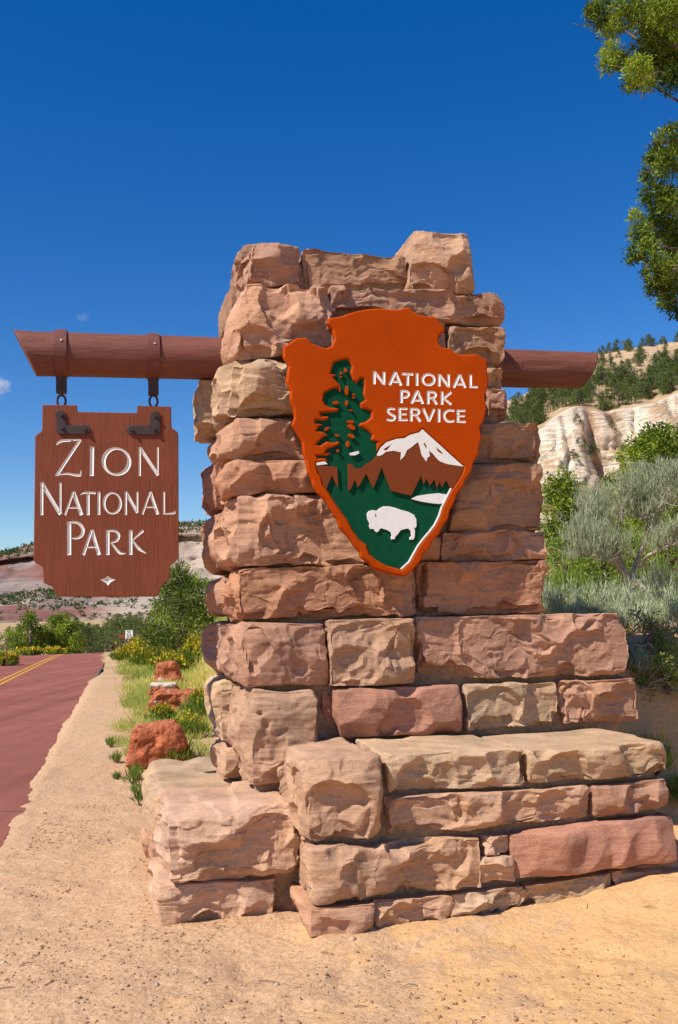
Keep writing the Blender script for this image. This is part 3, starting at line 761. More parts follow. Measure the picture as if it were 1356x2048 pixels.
# ------------------------------------------------------------------ arrowhead sign
ARROW = empty('arrowhead_sign', tuple(ORG), TH)
tag(ARROW, 'orange arrowhead sign with carved tree, mountain and white bison on the stone pillar', 'sign')
BA = 0.60
Z2 = (540, 590, 480 / 1356)
def tr(pts, zoom, b): return [at_b(zoom[0] + x * zoom[2], zoom[1] + y * zoom[2], b) for x, y in pts]
outline = [(328,130),(400,120),(440,105),(500,87),(560,77),(620,73),(690,81),(720,82),(787,67),(810,90),(840,108),(880,118),(935,120),(960,148),(990,182),(992,203),(965,220),(952,245),(957,272),(978,294),(1023,300),(1045,322),(1070,335),(1130,335),(1165,331),(1200,348),(1232,368),(1229,420),(1238,470),(1232,520),(1217,570),(1225,640),(1214,700),(1189,750),(1200,800),(1185,850),(1180,900),(1150,950),(1145,990),(1110,1040),(1095,1078),(1060,1122),(1045,1170),(1020,1215),(1010,1265),(975,1310),(960,1350),(920,1390),(905,1430),(870,1460),(850,1510),(800,1562),(766,1590),(700,1580),(640,1562),(590,1546),(560,1516),(514,1482),(508,1450),(480,1420),(440,1362),(394,1312),(382,1270),(345,1212),(315,1162),(270,1117),(245,1076),(237,1040),(214,1000),(205,940),(189,890),(184,830),(160,790),(124,735),(140,690),(134,640),(114,590),(117,540),(94,490),(99,440),(107,400),(77,350),(77,290),(110,270),(152,240),(210,240),(240,273),(285,290),(320,298),(348,287),(366,245),(355,192),(326,160)]
tree_edge = [(604,838),(612,832),(574,818),(580,790),(552,762),(505,738),(512,722),(545,714),(572,690),(576,656),(545,643),(517,638),(509,612),(541,590),(528,560),(535,505),(530,470),(512,468),(492,498),(470,478),(456,440),(464,402),(456,382),(440,360),(420,362),(365,378),(352,410),(345,442),(374,450),(360,464),(380,488),(394,502),(404,540),(395,545),(386,520),(345,530),(308,552),(301,590),(316,620),(342,634),(388,640),(384,655),(340,660),(285,665),(296,686),(330,684),(332,700),(300,708),(258,703),(258,722),(300,732),(276,742),(266,766),(298,772),(326,790),(296,806),(264,842),(286,850),(322,826),(358,834),(392,826),(394,842),(362,856),(328,868),(312,890),(348,892),(330,906),(264,906),(272,922),(316,922),(330,936),(306,940)]
hole = [(262,946),(264,964),(272,1002),(290,1025),(300,1070),(325,1100),(355,1150),(395,1210),(440,1270),(470,1330),(512,1387),(545,1410),(567,1465),(600,1495),(660,1528),(745,1551),(790,1510),(815,1465),(840,1420),(870,1380),(905,1340),(935,1300),(960,1250),(975,1200),(1000,1150),(1028,1095),(1060,1050),(1085,1010),(1097,970),(1020,900),(960,845),(910,800),(862,757),(845,775),(790,790),(760,808),(715,812),(660,830),(624,862),(607,880)] + tree_edge
brown_r = [(442,952),(445,1100),(452,1105),(480,1045),(500,1085),(545,1008),(585,1090),(632,974),(688,1106),(800,1132),(855,1020),(870,1066),(885,1036),(905,1076),(930,1040),(945,1086),(960,1056),(975,1086),(995,1046),(1020,1086),(1032,1090),(1060,1050),(1085,1010),(1097,970),(1020,900),(960,845),(910,800),(862,757),(845,775),(790,790),(760,808),(715,812),(660,830),(624,862),(604,905),(598,912),(580,932),(545,952),(520,976),(485,981),(465,957)]
brown_l = [(262,960),(330,966),(380,970),(386,1086),(376,1070),(350,1018),(318,1096),(300,1070),(290,1025),(272,1002)]
snow = [(1096,970),(1020,902),(960,847),(910,802),(862,758),(845,776),(790,791),(760,809),(715,813),(660,831),(625,863),(604,905),(616,911),(640,900),(655,886),(700,880),(742,890),(738,932),(760,911),(775,876),(800,860),(838,830),(850,870),(858,905),(884,941),(893,916),(905,911),(899,880),(920,896),(945,926),(960,940),(1000,955),(1050,963)]
snow_gap1 = [(640,872),(690,842),(668,870),(655,880)]
snow_gap2 = [(868,842),(876,836),(888,858),(884,866)]
snow_gap3 = [(938,858),(972,888),(978,902),(950,884)]
Zb = (640, 920, 280 / 1356)
bison = [(458,520),(475,495),(510,483),(555,490),(580,465),(620,447),(670,447),(730,460),(790,482),(860,500),(915,530),(938,575),(940,640),(925,660),(915,650),(925,690),(922,740),(910,770),(872,770),(872,750),(890,735),(885,690),(860,662),(820,668),(785,680),(760,715),(735,740),(728,765),(695,768),(690,748),(700,735),(690,700),(660,680),(600,660),(585,665),(570,690),(552,700),(535,688),(525,668),(490,665),(480,640),(485,615),(465,575)]
lake = [(885,375),(950,345),(1050,330),(1150,320),(1240,334),(1222,405),(1170,424),(1090,418),(980,400)]
panel = plate('panel', [tr(outline, Z2, BA), tr(hole, Z2, BA)], BA, 0.045, ORANGE, ARROW, 0.010)
plate('green_field', [tr([(x, y) for x, y in hole], Z2, BA)], BA + 0.0165, 0.02, GREENP, ARROW)
# the green sits inside the opening; a backing closes it
plate('backing', [[(p - np.mean(tr(outline, Z2, BA), 0)) * 0.96 + np.mean(tr(outline, Z2, BA), 0) for p in tr(outline, Z2, BA)]], BA + 0.0455, 0.02, BROWNP, ARROW)
plate('mountain', [tr(brown_r, Z2, BA)], BA + 0.003, 0.013, BROWNP, ARROW)
plate('mountain', [tr(brown_l, Z2, BA)], BA + 0.003, 0.013, BROWNP, ARROW)
plate('snow_cap', [tr(snow, Z2, BA), tr(snow_gap1, Z2, BA), tr(snow_gap2, Z2, BA), tr(snow_gap3, Z2, BA)], BA + 0.001, 0.0028, WHITE, ARROW, 0.0008)
plate('snow_cap', [tr([(264, 962), (263, 947), (310, 939), (326, 955)], Z2, BA)], BA + 0.001, 0.0028, WHITE, ARROW)
plate('snow_patch', [tr([(450, 893), (500, 880), (506, 893), (482, 905), (456, 905)], Z2, BA)], BA + 0.002, 0.014, WHITE, ARROW)
plate('bison', [tr(bison, Zb, BA)], BA + 0.0072, 0.0092, WHITE, ARROW, 0.001)
plate('bison_eye', [tr([(536, 515), (548, 530), (548, 550), (538, 545)], Zb, BA)], BA + 0.0065, 0.0006, BLACK, ARROW)
plate('lake', [tr(lake, Zb, BA)], BA + 0.0072, 0.0092, WHITE, ARROW, 0.001)
def oval(cx, cy, rx, ry, tilt=0, n=10):
    c, s = math.cos(tilt), math.sin(tilt)
    return [(cx + rx * math.cos(t) * c - ry * math.sin(t) * s, cy + rx * math.cos(t) * s + ry * math.sin(t) * c) for t in [2 * math.pi * i / n for i in range(n)]]
for o_ in [(402,441,6,9,0),(428,425,8,13,0),(402,462,5,5,0),(435,538,9,28,0),(474,562,9,5,-.4),(474,578,9,5,-.4),(434,610,7,16,0),(372,608,18,9,0),(459,650,10,4,0),(455,716,22,9,.1),(462,745,24,13,.5),(460,797,20,11,.5),(441,842,10,18,0),(322,755,16,8,-.5),(380,793,12,7,.2),(384,880,8,9,0)]:
    plate('gap_island', [tr(oval(*o_), Z2, BA)], BA + 0.0005, 0.0158, ORANGE, ARROW, 0.001)
# pale painted lip along the lower right of the opening
lip = [(745,1551),(790,1510),(815,1465),(840,1420),(870,1380),(905,1340),(935,1300),(960,1250),(975,1200),(1000,1150),(1028,1095)]
plate('lip', [tr(lip + [(x - 6, y - 5) for x, y in lip[::-1]], Z2, BA)], BA + 0.003, 0.0133, WHITE, ARROW)
NPS = (740, 730, 230 / 1356); W_ = 36
nps = [
 [([(50,74),(50,226)],W_),([(54,84),(160,222)],W_),([(163,80),(163,234)],W_)],
 [([(298,84),(228,236)],W_),([(298,84),(365,242)],W_),([(258,196),(335,198)],28)],
 [([(374,104),(508,110)],32),([(445,110),(442,243)],W_)],
 [([(553,96),(553,244)],W_)],
 [('O',688,172,68,62,30,38)],
 [([(815,106),(815,252)],W_),([(818,116),(922,252)],W_),([(925,108),(925,264)],W_)],
 [([(1055,114),(985,266)],W_),([(1055,114),(1122,270)],W_),([(1015,226),(1090,229)],28)],
 [([(1185,116),(1185,270)],W_),([(1185,258),(1270,260)],28)],
 [([(370,296),(370,448)],W_),('S',[(372,308),(430,310),(456,344),(428,378),(372,382)],[30,32,34,32,30])],
 [([(555,302),(488,454)],W_),([(555,302),(622,458)],W_),([(518,416),(595,418)],28)],
 [([(685,306),(685,462)],W_),('S',[(687,318),(748,322),(774,352),(748,384),(687,388)],[30,32,34,32,30]),([(735,388),(786,464)],W_)],
 [([(848,312),(848,468)],W_),([(958,320),(860,398)],32),([(862,388),(958,466)],32)],
 [('S',[(292,522),(238,514),(208,546),(244,580),(290,608),(276,644),(236,650),(194,640)],[28,30,32,34,32,30,30,26])],
 [([(348,502),(348,660)],W_),([(344,516),(438,516)],28),([(344,580),(430,580)],26),([(344,648),(442,648)],28)],
 [([(485,507),(485,664)],W_),('S',[(487,520),(550,522),(576,552),(550,584),(487,588)],[30,32,34,32,30]),([(535,588),(592,666)],W_)],
 [([(624,512),(692,666)],W_),([(756,518),(694,664)],32)],
 [([(812,516),(812,674)],W_)],
 [('S',[(992,540),(930,534),(880,566),(874,614),(904,656),(946,666),(992,658)],[28,30,34,36,34,30,28])],
 [([(1035,526),(1035,680)],W_),([(1031,540),(1120,540)],28),([(1031,602),(1116,602)],26),([(1031,668),(1126,670)],28)],
]
letters(nps, NPS, BA, panel, ARROW, WHITE, 0.55, 0.009, 0.92)
# stand-off bolts that hold it to the stones
for x, y in ((650, 760), (900, 760), (780, 1030)):
    a_, z_ = at_b(x, y, BA); MB().tube([(a_, BA + 0.06, z_), (a_, BP + 0.12, z_)], 0.02, 8).build('standoff', IRON, ARROW)

# ------------------------------------------------------------------ log beam with straps
BB = 1.5
BEAM = empty('log_beam', tuple(ORG), TH)
tag(BEAM, 'brown painted log beam with slanted ends running through the stone pillar', 'beam')
pl0 = at_b(46, 706, BB); pl1 = at_b(1180, 742, BB)
Rl = 0.5 * (Zy(300, 667, BB - .03) - Zy(300, 753, BB - .03)); Rr2 = Rl * 0.93
def beam_c(a): 
    t = (a - pl0[0]) / (pl1[0] - pl0[0]); return pl0[1] + t * (pl1[1] - pl0[1]), Rl + t * (Rr2 - Rl)
nA, nS = 420, 44
V = []; F = []
sl_l = (at_b(74, 748, BB)[0] - at_b(27, 665, BB)[0]) / (2 * Rl); sl_r = (at_b(1190, 710, BB)[0] - at_b(1163, 775, BB)[0]) / (2 * Rl)
a_l = at_b(50, 707, BB)[0]; a_r = at_b(1174, 743, BB)[0]
for i in range(nA):
    t = i / (nA - 1)
    for k in range(nS):
        g = 2 * math.pi * k / nS; cz = math.sin(g); cy = -math.cos(g)
        a_ = a_l - sl_l * cz * Rl + t * ((a_r + sl_r * cz * Rl) - (a_l - sl_l * cz * Rl))
        V.append((a_, cy, cz))
V = np.array(V)
zc = np.array([beam_c(x)[0] for x in V[:, 0]]); rr = np.array([beam_c(x)[1] for x in V[:, 0]])
sp = np.stack([V[:, 0] * 2.2, V[:, 1] * 1.5, V[:, 2] * 1.5], -1)
gou = np.clip(vnoise(sp * np.array([1.6, 2.6, 4.0]) + 4, 44) - 0.45, 0, 1)       # shallow knots and gouges
rr = rr * (1 + 0.03 * vnoise(sp * 0.8, 41) + 0.012 * fbm(sp * np.array([1, 3, 3]), 3, 42)) - 0.035 * gou
VV = np.stack([V[:, 0], BB + V[:, 1] * rr, zc + V[:, 2] * rr], -1)
F = [(i * nS + k, i * nS + (k + 1) % nS, (i + 1) * nS + (k + 1) % nS, (i + 1) * nS + k) for i in range(nA - 1) for k in range(nS)]
F.append(tuple(range(nS - 1, -1, -1))); F.append(tuple((nA - 1) * nS + k for k in range(nS)))
lg = mesh_np('log', VV, F, LOGM, BEAM, True)
lg.data.polygons[len(F) - 1].use_smooth = False; lg.data.polygons[len(F) - 2].use_smooth = False
HS = []                                                     # where the straps hang
for xs, xt in ((121, 123), (308, 307)):
    a_ = at_b(xs, 710, BB - .13)[0]; cz, cr = beam_c(a_); ro = cr + 0.014; hw = 0.036
    s_ = MB(); V = []; F = []; n_ = 40
    for k in range(n_):
        g = 2 * math.pi * k / n_; c, s0 = math.cos(g), math.sin(g)
        for (rad, da) in ((ro, -hw), (ro, hw), (ro - 0.014, hw), (ro - 0.014, -hw)):
            V.append((a_ + da, BB + rad * c, cz + rad * s0))
    for k in range(n_):
        m = (k + 1) % n_
        for j in range(4): F.append((k * 4 + j, m * 4 + j, m * 4 + (j + 1) % 4, k * 4 + (j + 1) % 4))
    s_.add(V, F)
    st = s_.build('strap', STRAP, BEAM)
    zb = cz - ro
    tabb = MB().box(a_ - hw * .92, a_ + hw * .92, BB - 0.03, BB + 0.03, zb - 0.10, zb + 0.02).build('strap_tab', IRON, st); bevel(tabb, 0.004)
    MB().tube([(a_, BB - 0.045, zb - 0.06), (a_, BB - 0.028, zb - 0.06)], 0.012, 8).build('bolt', IRON, st)
    bf_ = BB - math.sqrt(ro * ro - (0.12 * 0.42) ** 2)
    MB().tube([(a_ + .004, bf_ - 0.008, cz + 0.05), (a_ + .004, bf_ + 0.01, cz + 0.05)], 0.007, 8).build('screw', ZINC, st)
    HS.append((a_, zb))

# ------------------------------------------------------------------ hanging sign
HANG = empty('hanging_sign', tuple(ORG), TH)
tag(HANG, 'brown wooden park name board hanging by two chains under the log beam', 'sign')
BH = BB - 0.03
Zs = (0, 600, 500 / 1356)
so = [(230,568),(418,570),(422,606),(742,612),(745,573),(928,578),(931,692),(946,703),(964,716),(968,740),(968,800),(970,1390),(964,1406),(924,1440),(920,1510),(890,1540),(872,1560),(862,1596),(845,1608),(320,1608),(297,1584),(288,1558),(262,1545),(236,1534),(232,1450),(215,1436),(190,1424),(182,1404),(190,800),(190,740),(200,728),(222,714),(228,700)]
board = plate('board', [tr(so, Zs, BH)], BH, 0.055, BOARD, HANG, 0.004)
Zz = (60, 860, 310 / 1356)
zion = [
 [('S',[(230,128),(268,98),(340,90),(446,84)],[12,24,24,8]),([(440,84),(232,398)],26),('S',[(220,398),(320,382),(400,394),(446,394)],[8,18,24,26]),([(440,400),(446,352)],[18,6])],
 [([(543,146),(540,402)],36)],
 [('O',755,275,112,114,20,40)],
 [([(960,150),(960,402)],20),([(960,156),(1120,396)],32),([(1117,150),(1117,392)],17)],
 [([(103,462),(103,744)],26),([(98,460),(266,738)],34),([(265,460),(265,730)],20)],
 [([(380,540),(306,744)],18),([(378,540),(450,744)],34),([(338,680),(425,680)],14)],
 [('S',[(442,566),(470,550),(530,548),(575,552)],[8,18,20,22]),([(508,552),(508,744)],28)],
 [([(602,540),(602,742)],25)],
 [('O',720,640,72,90,15,26)],
 [([(838,540),(838,742)],20),([(836,542),(940,724)],30),([(938,540),(938,720)],18)],
 [([(1052,540),(983,738)],17),([(1050,540),(1116,738)],30),([(1008,675),(1095,675)],13)],
 [([(1172,540),(1172,738)],18),('S',[(1168,734),(1230,730),(1262,724),(1266,708)],[10,16,20,5])],
 [([(342,800),(342,1094)],36),('S',[(340,806),(420,812),(462,868),(450,922),(410,946),(362,946)],[14,26,32,28,20,10])],
 [([(540,874),(466,1094)],24),([(538,874),(604,1092)],34),([(492,1025),(578,1025)],15)],
 [([(680,876),(680,1092)],31),('S',[(678,882),(745,884),(776,922),(758,968),(706,986)],[14,22,28,22,10]),('S',[(708,984),(770,1062),(800,1080),(840,1078)],[16,26,20,4])],
 [([(880,876),(880,1092)],31),([(990,878),(892,968)],[26,8]),('S',[(892,962),(950,1036),(1016,1080)],[14,28,6])],
]
# the little carved diamond
dm = tr([(612,1310),(680,1277),(748,1308),(680,1360)], Zz, BH); dc = np.mean(dm, 0)
letters(zion, Zz, BH, board, HANG, WHITE, 0.8, 0.012, 1.0)
dmb = MB(); Vd = []
for i in range(4):
    p0 = np.array(dm[i]); p1 = np.array(dm[(i + 1) % 4]); mid = (p0 + p1) / 2 * 0.78 + dc * 0.22
    Vd += [p0, mid]
dmb.add([(x, BH - 0.0012, z) for x, z in Vd] + [(dc[0], BH + 0.0003, dc[1])], [(i, (i + 1) % 8, 8) for i in range(8)])
dcut = MB(); dcut.add([(x, BH - 0.003, z) for x, z in Vd] + [(x, BH, z) for x, z in Vd] + [(dc[0], BH + 0.014, dc[1])], [(i, (i + 1) % 8, 8 + (i + 1) % 8, 8 + i) for i in range(8)] + [(8 + i, 8 + (i + 1) % 8, 16) for i in range(8)] + [tuple(range(7, -1, -1))])
carve(board, dcut)
dl = MB(); dl.add([(x, BH - 0.0006, z) for x, z in Vd] + [(dc[0], BH + 0.0134, dc[1])], [(i, (i + 1) % 8, 8) for i in range(8)]); dl.build('carved_diamond', WHITE, HANG)
# L brackets with bolts
Lb = [[(303,612),(312,602),(335,600),(356,612),(360,680),(380,682),(470,680),(488,694),(486,716),(472,728),(328,730),(314,724),(306,712)],
      [(866,616),(856,606),(838,604),(814,618),(812,680),(790,684),(704,682),(690,696),(688,712),(702,728),(850,732),(864,728),(868,712)]]
bolts = [[(333,625),(338,695),(460,703)], [(842,630),(838,703),(714,706)]]
for lb, bo in zip(Lb, bolts):
    br_ = plate('bracket', [tr(lb, Zs, BH)], BH - 0.012, 0.0115, IRON, HANG, 0.002)
    for bx, by in bo:
        a_, z_ = at_b(bx * Zs[2], 600 + by * Zs[2], BH)
        MB().tube([(a_, BH - 0.028, z_), (a_, BH - 0.0125, z_)], [0.011, 0.014], 6).build('bolt', IRON, br_)
# eye bolts and rings joining the board to the straps
for (a_, zb), xx in zip(HS, (334, 834)):
    ztop_ = at_b(xx * Zs[2], 600 + 570 * Zs[2], BH)[1]; ab = at_b(xx * Zs[2], 820, BH)[0]
    zr = ztop_ + 0.055; hgt = (zb - 0.10) - ztop_
    ring = [(a_ + 0.026 * math.cos(g), BB, ztop_ + 0.032 + 0.040 * math.sin(g)) for g in np.linspace(0, 2 * math.pi, 19)[:-1]]
    MB().tube(ring, 0.0075, 8, closed=True).build('ring', IRON, HANG)
    z2 = ztop_ + 0.072
    eye = [(a_, BB + 0.018 * math.cos(g), z2 + 0.016 + 0.02 * math.sin(g)) for g in np.linspace(0, 2 * math.pi, 15)[:-1]]
    MB().tube(eye, 0.007, 8, closed=True).tube([(a_, BB, z2 + 0.03), (a_, BB, zb - 0.095)], [0.013, 0.02], 8).build('eye_bolt', IRON, HANG)

# ------------------------------------------------------------------ leaves and plants
def leaf_arrays(P, Dr, ln, wd, g):
    n_ = len(P)
    Dr = Dr / (np.linalg.norm(Dr, axis=1, keepdims=True) + 1e-9)
    r_ = g.standard_normal((n_, 3)); S = np.cross(Dr, r_); S /= (np.linalg.norm(S, axis=1, keepdims=True) + 1e-9)
    ln = np.asarray(ln).reshape(-1, 1); wd = np.asarray(wd).reshape(-1, 1)
    V = np.stack([P, P + Dr * ln * 0.45 + S * wd / 2, P + Dr * ln, P + Dr * ln * 0.45 - S * wd / 2], 1)
    F = np.arange(n_ * 4).reshape(n_, 4)
    return V.reshape(-1, 3), F
def leaf_obj(name, P, Dr, ln, wd, mat, parent, seed, shade=None):
    g = np.random.default_rng(seed)
    V, F = leaf_arrays(P, Dr, ln, wd, g)
    if shade is None: shade = g.random(len(P))
    return mesh_np(name, V, F, mat, parent, False, face_attr=shade)
def crown_points(lobes, per, seed, bias=0.45, up=0.35):
    """tufts in the volume of many lobes: positions, outward directions, tone per lobe"""
    g = np.random.default_rng(seed); P = []; D = []; S = []
    for (c, r) in lobes:
        r = np.array(r) if not np.isscalar(r) else np.array([r, r, r])
        n_ = int(per * (r[0] * r[1] * r[2]) ** 0.667) + 6
        d = g.standard_normal((n_, 3)); d /= np.linalg.norm(d, axis=1, keepdims=True)
        rad = g.random(n_) ** bias
        P.append(np.array(c) + d * rad[:, None] * r); D.append(d * 0.7 + np.array([0, 0, up]) + 0.45 * g.standard_normal((n_, 3)))
        S.append(np.clip(0.5 + 0.25 * g.standard_normal() + 0.22 * g.standard_normal(n_), 0, 1))
    return np.vstack(P), np.vstack(D), np.concatenate(S)
def tufts(P, D, S, k, spread, seed):
    g = np.random.default_rng(seed)
    n_ = len(P)
    PP = np.repeat(P, k, 0) + g.standard_normal((n_ * k, 3)) * spread
    D = D / np.linalg.norm(D, axis=1, keepdims=True)
    DD = np.repeat(D, k, 0) + 0.5 * g.standard_normal((n_ * k, 3))
    SS = np.clip(np.repeat(S, k) + 0.15 * g.standard_normal(n_ * k), 0, 1)
    return PP, DD, SS
def limb(p0, p1, seed, n=7, wob=0.08):
    g = np.random.default_rng(seed); p0 = np.array(p0, float); p1 = np.array(p1, float); L = np.linalg.norm(p1 - p0)
    t = np.linspace(0, 1, n)[:, None]
    w = g.standard_normal((n, 3)) * wob * L * np.sin(np.pi * t) ; w[0] = w[-1] = 0
    return p0 + (p1 - p0) * t + w
def make_tree(name, loc, h, w, seed, mat=JUN, leaf=0.07, per=900, k=5, nl=16, shape='round', dead=0.0, trunk_h=0.3, groundz=None, bark=BARK, low=0.15):
    g = np.random.default_rng(seed)
    root = empty(name, loc)
    lobes = []; mb = MB(); dm_ = MB()
    top = np.array([g.normal(0, .06) * w, g.normal(0, .06) * w, h * 0.86])
    tr_ = limb((0, 0, -0.15), top, seed, 9, 0.05); mb.tube(tr_, np.linspace(0.055 * h ** 0.8, 0.012, 9), 8)
    for i in range(nl):
        t = low + (1 - low) * (i + 0.5) / nl; ang = g.uniform(0, 2 * math.pi)
        prof = (math.sin(math.pi * min(1, t * 0.8 + 0.2)) ** 0.6 if shape == 'round' else (1.15 - t)) * w / 2
        rr_ = prof * g.uniform(0.45, 0.95)
        c = np.array([math.cos(ang) * rr_, math.sin(ang) * rr_, h * t * g.uniform(0.93, 1.02)])
        s = w * g.uniform(0.15, 0.24) * (1.25 - 0.55 * t)
        lobes.append((c, (s, s, s * g.uniform(0.65, 0.95))))
        b0 = np.array([0, 0, max(0.1 * h, c[2] - 0.25 * h * g.uniform(0.4, 1))])
        (dm_ if g.random() < dead else mb).tube(limb(b0, c, seed + i, 6), np.linspace(0.016 * h ** 0.8, 0.005, 6), 5)
        if g.random() < dead:
            for _ in range(4):
                e = c + g.standard_normal(3) * s * 1.3; dm_.tube(limb(c, e, seed + i * 7 + _, 5, 0.15), np.linspace(0.008, 0.003, 5), 4)
    lobes.append(((top[0], top[1], h * 0.93), (w * .11, w * .11, h * .09)))
    mb.build('trunk', bark, root, True)
    if dm_.v: dm_.build('dead_branches', DEADW, root, True)
    P, D, S = crown_points(lobes, per, seed + 3); P, D, S = tufts(P, D, S, k, leaf * 0.55, seed + 4)
    gg = np.random.default_rng(seed + 5)
    leaf_obj('crown', P, D, leaf * gg.uniform(0.6, 1.3, len(P)), leaf * 0.42 * gg.uniform(0.7, 1.3, len(P)), mat, root, seed + 6, S)
    return root
def ground_pt(px, py, it=6):
    """where the line of sight meets the terrain"""
    d = ray(px, py); t = 2.0; prev = None
    while t < 3000:
        p = CAM + d * t; e = p[2] - hz(p[0], p[1])
        if e < 0: break
        t += max(0.05, min(e * 1.2, t * 0.04)); 
    return CAM + d * t

# ------------------------------------------------------------------ the pale cliff on the right
def lin(x, pts):
    xs, ys = zip(*pts); return np.interp(x, xs, ys)
def mat_cliff():
    t = NT('cream_cliff'); geo = t.n('NewGeometry'); v = geo.outputs['Position']
    sx = t.n('Mapping'); sx.inputs['Scale'].default_value = (0.035, 0.035, 0.35); t.l(v, sx.inputs[0])
    vx = t.n('Mapping'); vx.inputs['Scale'].default_value = (0.16, 0.16, 0.018); t.l(v, vx.inputs[0])
    big = t.noise(v, 0.05, 5, 0.6)
    bed = t.noise(sx.outputs[0], 4.0, 6, 0.7, 1.2)
    c = t.ramp(bed, [(0.22, (0.58, 0.46, 0.35)), (0.36, (0.79, 0.675, 0.535)), (0.7, (0.85, 0.75, 0.62))])
    streak = t.ramp(t.noise(vx.outputs[0], 1.0, 5, 0.6, 0.6), [(0.55, 0.0), (0.68, 0.8)])
    c = t.mix(t.math('MULTIPLY', streak, t.ramp(big, [(0.4, 0.1), (0.6, 1.0)])), c, (0.42, 0.19, 0.09))
    sp_ = t.n('SeparateXYZ'); t.l(v, sp_.inputs[0])
    xd = t.math('ADD', sp_.outputs['X'], t.math('MULTIPLY', sp_.outputs['Z'], 0.09))
    rust = t.ramp(t.math('MULTIPLY', xd, 0.01), [(0.585, 0.0), (0.605, 0.75), (0.625, 0.25), (0.65, 0.7), (0.675, 0.0)])
    c = t.mix(t.math('MULTIPLY', rust, t.ramp(t.noise(vx.outputs[0], 2.5, 5, 0.7), [(0.35, 0.0), (0.6, 1.0)])), c, (0.43, 0.18, 0.08))
    sep = t.n('SeparateXYZ'); t.l(geo.outputs['True Normal'], sep.inputs[0])
    soil = t.ramp(sep.outputs['Z'], [(0.42, 0.0), (0.62, 0.85)])
    c = t.mix(soil, c, t.ramp(t.noise(v, 0.25, 5, 0.7), [(0.35, (0.36, 0.22, 0.10)), (0.65, (0.58, 0.38, 0.20))]))
    return t.done(c, 0.95, t.bump(bed, 0.8, 1.2, t.bump(t.noise(v, 0.5, 6, 0.7), 0.6, 0.8)), 0.1)
CLIFF = mat_cliff()
ct = [(600, 1120), (760, 1020), (900, 930), (1020, 880), (1085, 852), (1120, 826), (1165, 810), (1215, 822), (1260, 816), (1300, 808), (1356, 786), (1450, 740), (1600, 700), (2000, 640)]
lb = [(600, 1100), (760, 1000), (900, 880), (1000, 812), (1025, 802), (1060, 792), (1110, 778), (1190, 752), (1260, 738), (1356, 722), (1450, 690), (1600, 660), (2000, 600)]
sk = [(600, 1095), (760, 990), (900, 870), (1000, 808), (1040, 796), (1066, 776), (1100, 768), (1150, 738), (1192, 706), (1260, 698), (1356, 684), (1450, 668), (1600, 640), (2000, 580)]
ncol, segs = 300, [(8, 150, 194), (80, 194, 205), (30, 205, 262), (34, 262, 345), (6, 345, 480)]
cxs = np.linspace(620, 1950, ncol)
rows = []
def lines(x): return [1262.0, lin(x, [(600, 1200), (1000, 1150), (2000, 1120)]), lin(x, ct), lin(x, lb), lin(x, sk), lin(x, sk) + 110]
def cliff_pt(x, seg, t):
    ys = lines(x); n_, d0, d1 = segs[seg]
    tt = t
    y = ys[seg] + (ys[seg + 1] - ys[seg]) * tt; d = d0 + (d1 - d0) * t
    return at_y(x, y, d)
for si, (n_, d0, d1) in enumerate(segs):
    for k in range(n_ + (1 if si == len(segs) - 1 else 0)):
        rows.append((si, k / n_))
CV = np.array([[cliff_pt(x, si, t) for (si, t) in rows] for x in cxs])
flat = CV.reshape(-1, 3).copy()
segi = np.array([si for si, t in rows]); tt_ = np.array([t for si, t in rows])
facew = np.where(segi == 1, np.sin(np.pi * np.clip(tt_, 0, 1)) ** 0.4, np.where((segi == 2) | (segi == 3), 0.35, 0.1))
W = np.tile(facew, ncol)
q = flat * np.array([0.055, 0.02, 0.03])
ridg = 1 - np.abs(vnoise(q, 60)) * 2
frac = np.abs(vnoise(flat * np.array([0.22, 0.08, 0.10]), 67)) + 0.5 * np.abs(vnoise(flat * np.array([0.5, 0.2, 0.25]), 68))
disp = 3.2 * ridg - 2.6 * np.minimum(frac, 0.35) * 2 + 2.5 * fbm(flat * np.array([0.14, 0.05, 0.10]), 3, 61) + 0.5 * fbm(flat * np.array([0.05, 0.05, 0.7]), 3, 63)
for gx_, gw_, gd_ in ((57.0, 1.6, 7.0), (63.0, 1.2, 6.0), (50.0, 0.8, 3.0), (76.0, 1.5, 5.0)):      # gullies that cut the face
    xc = gx_ + 0.10 * (flat[:, 2] - 25) * (-1 if gx_ > 60 else -0.6) + 1.2 * fbm(flat * np.array([0.0, 0.0, 0.13]) + gx_, 2, 66)
    disp += 0.75 * gd_ * np.exp(-((flat[:, 0] - xc) / gw_) ** 2)
flat[:, 1] += disp * W
flat[:, 2] += (0.8 * fbm(flat * np.array([0.12, 0.12, 0.12]), 3, 64)) * W
ix = np.arange(ncol * len(rows)).reshape(ncol, len(rows))
Fc = np.stack([ix[:-1, :-1], ix[1:, :-1], ix[1:, 1:], ix[:-1, 1:]], -1).reshape(-1, 4)
tag(mesh_np('cliff_hillside', flat, Fc, CLIFF), 'pale cream sandstone cliff with scrubby ledges behind the pillar', 'cliff', kind='structure')
CVd = flat.reshape(ncol, len(rows), 3)
def on_cliff(x, seg, t):
    r0 = sum(s_[0] for s_ in segs[:seg]); i = int(np.clip(np.searchsorted(cxs, x), 0, ncol - 1)); j = int(min(r0 + t * segs[seg][0], len(rows) - 1))
    return CVd[i, j]

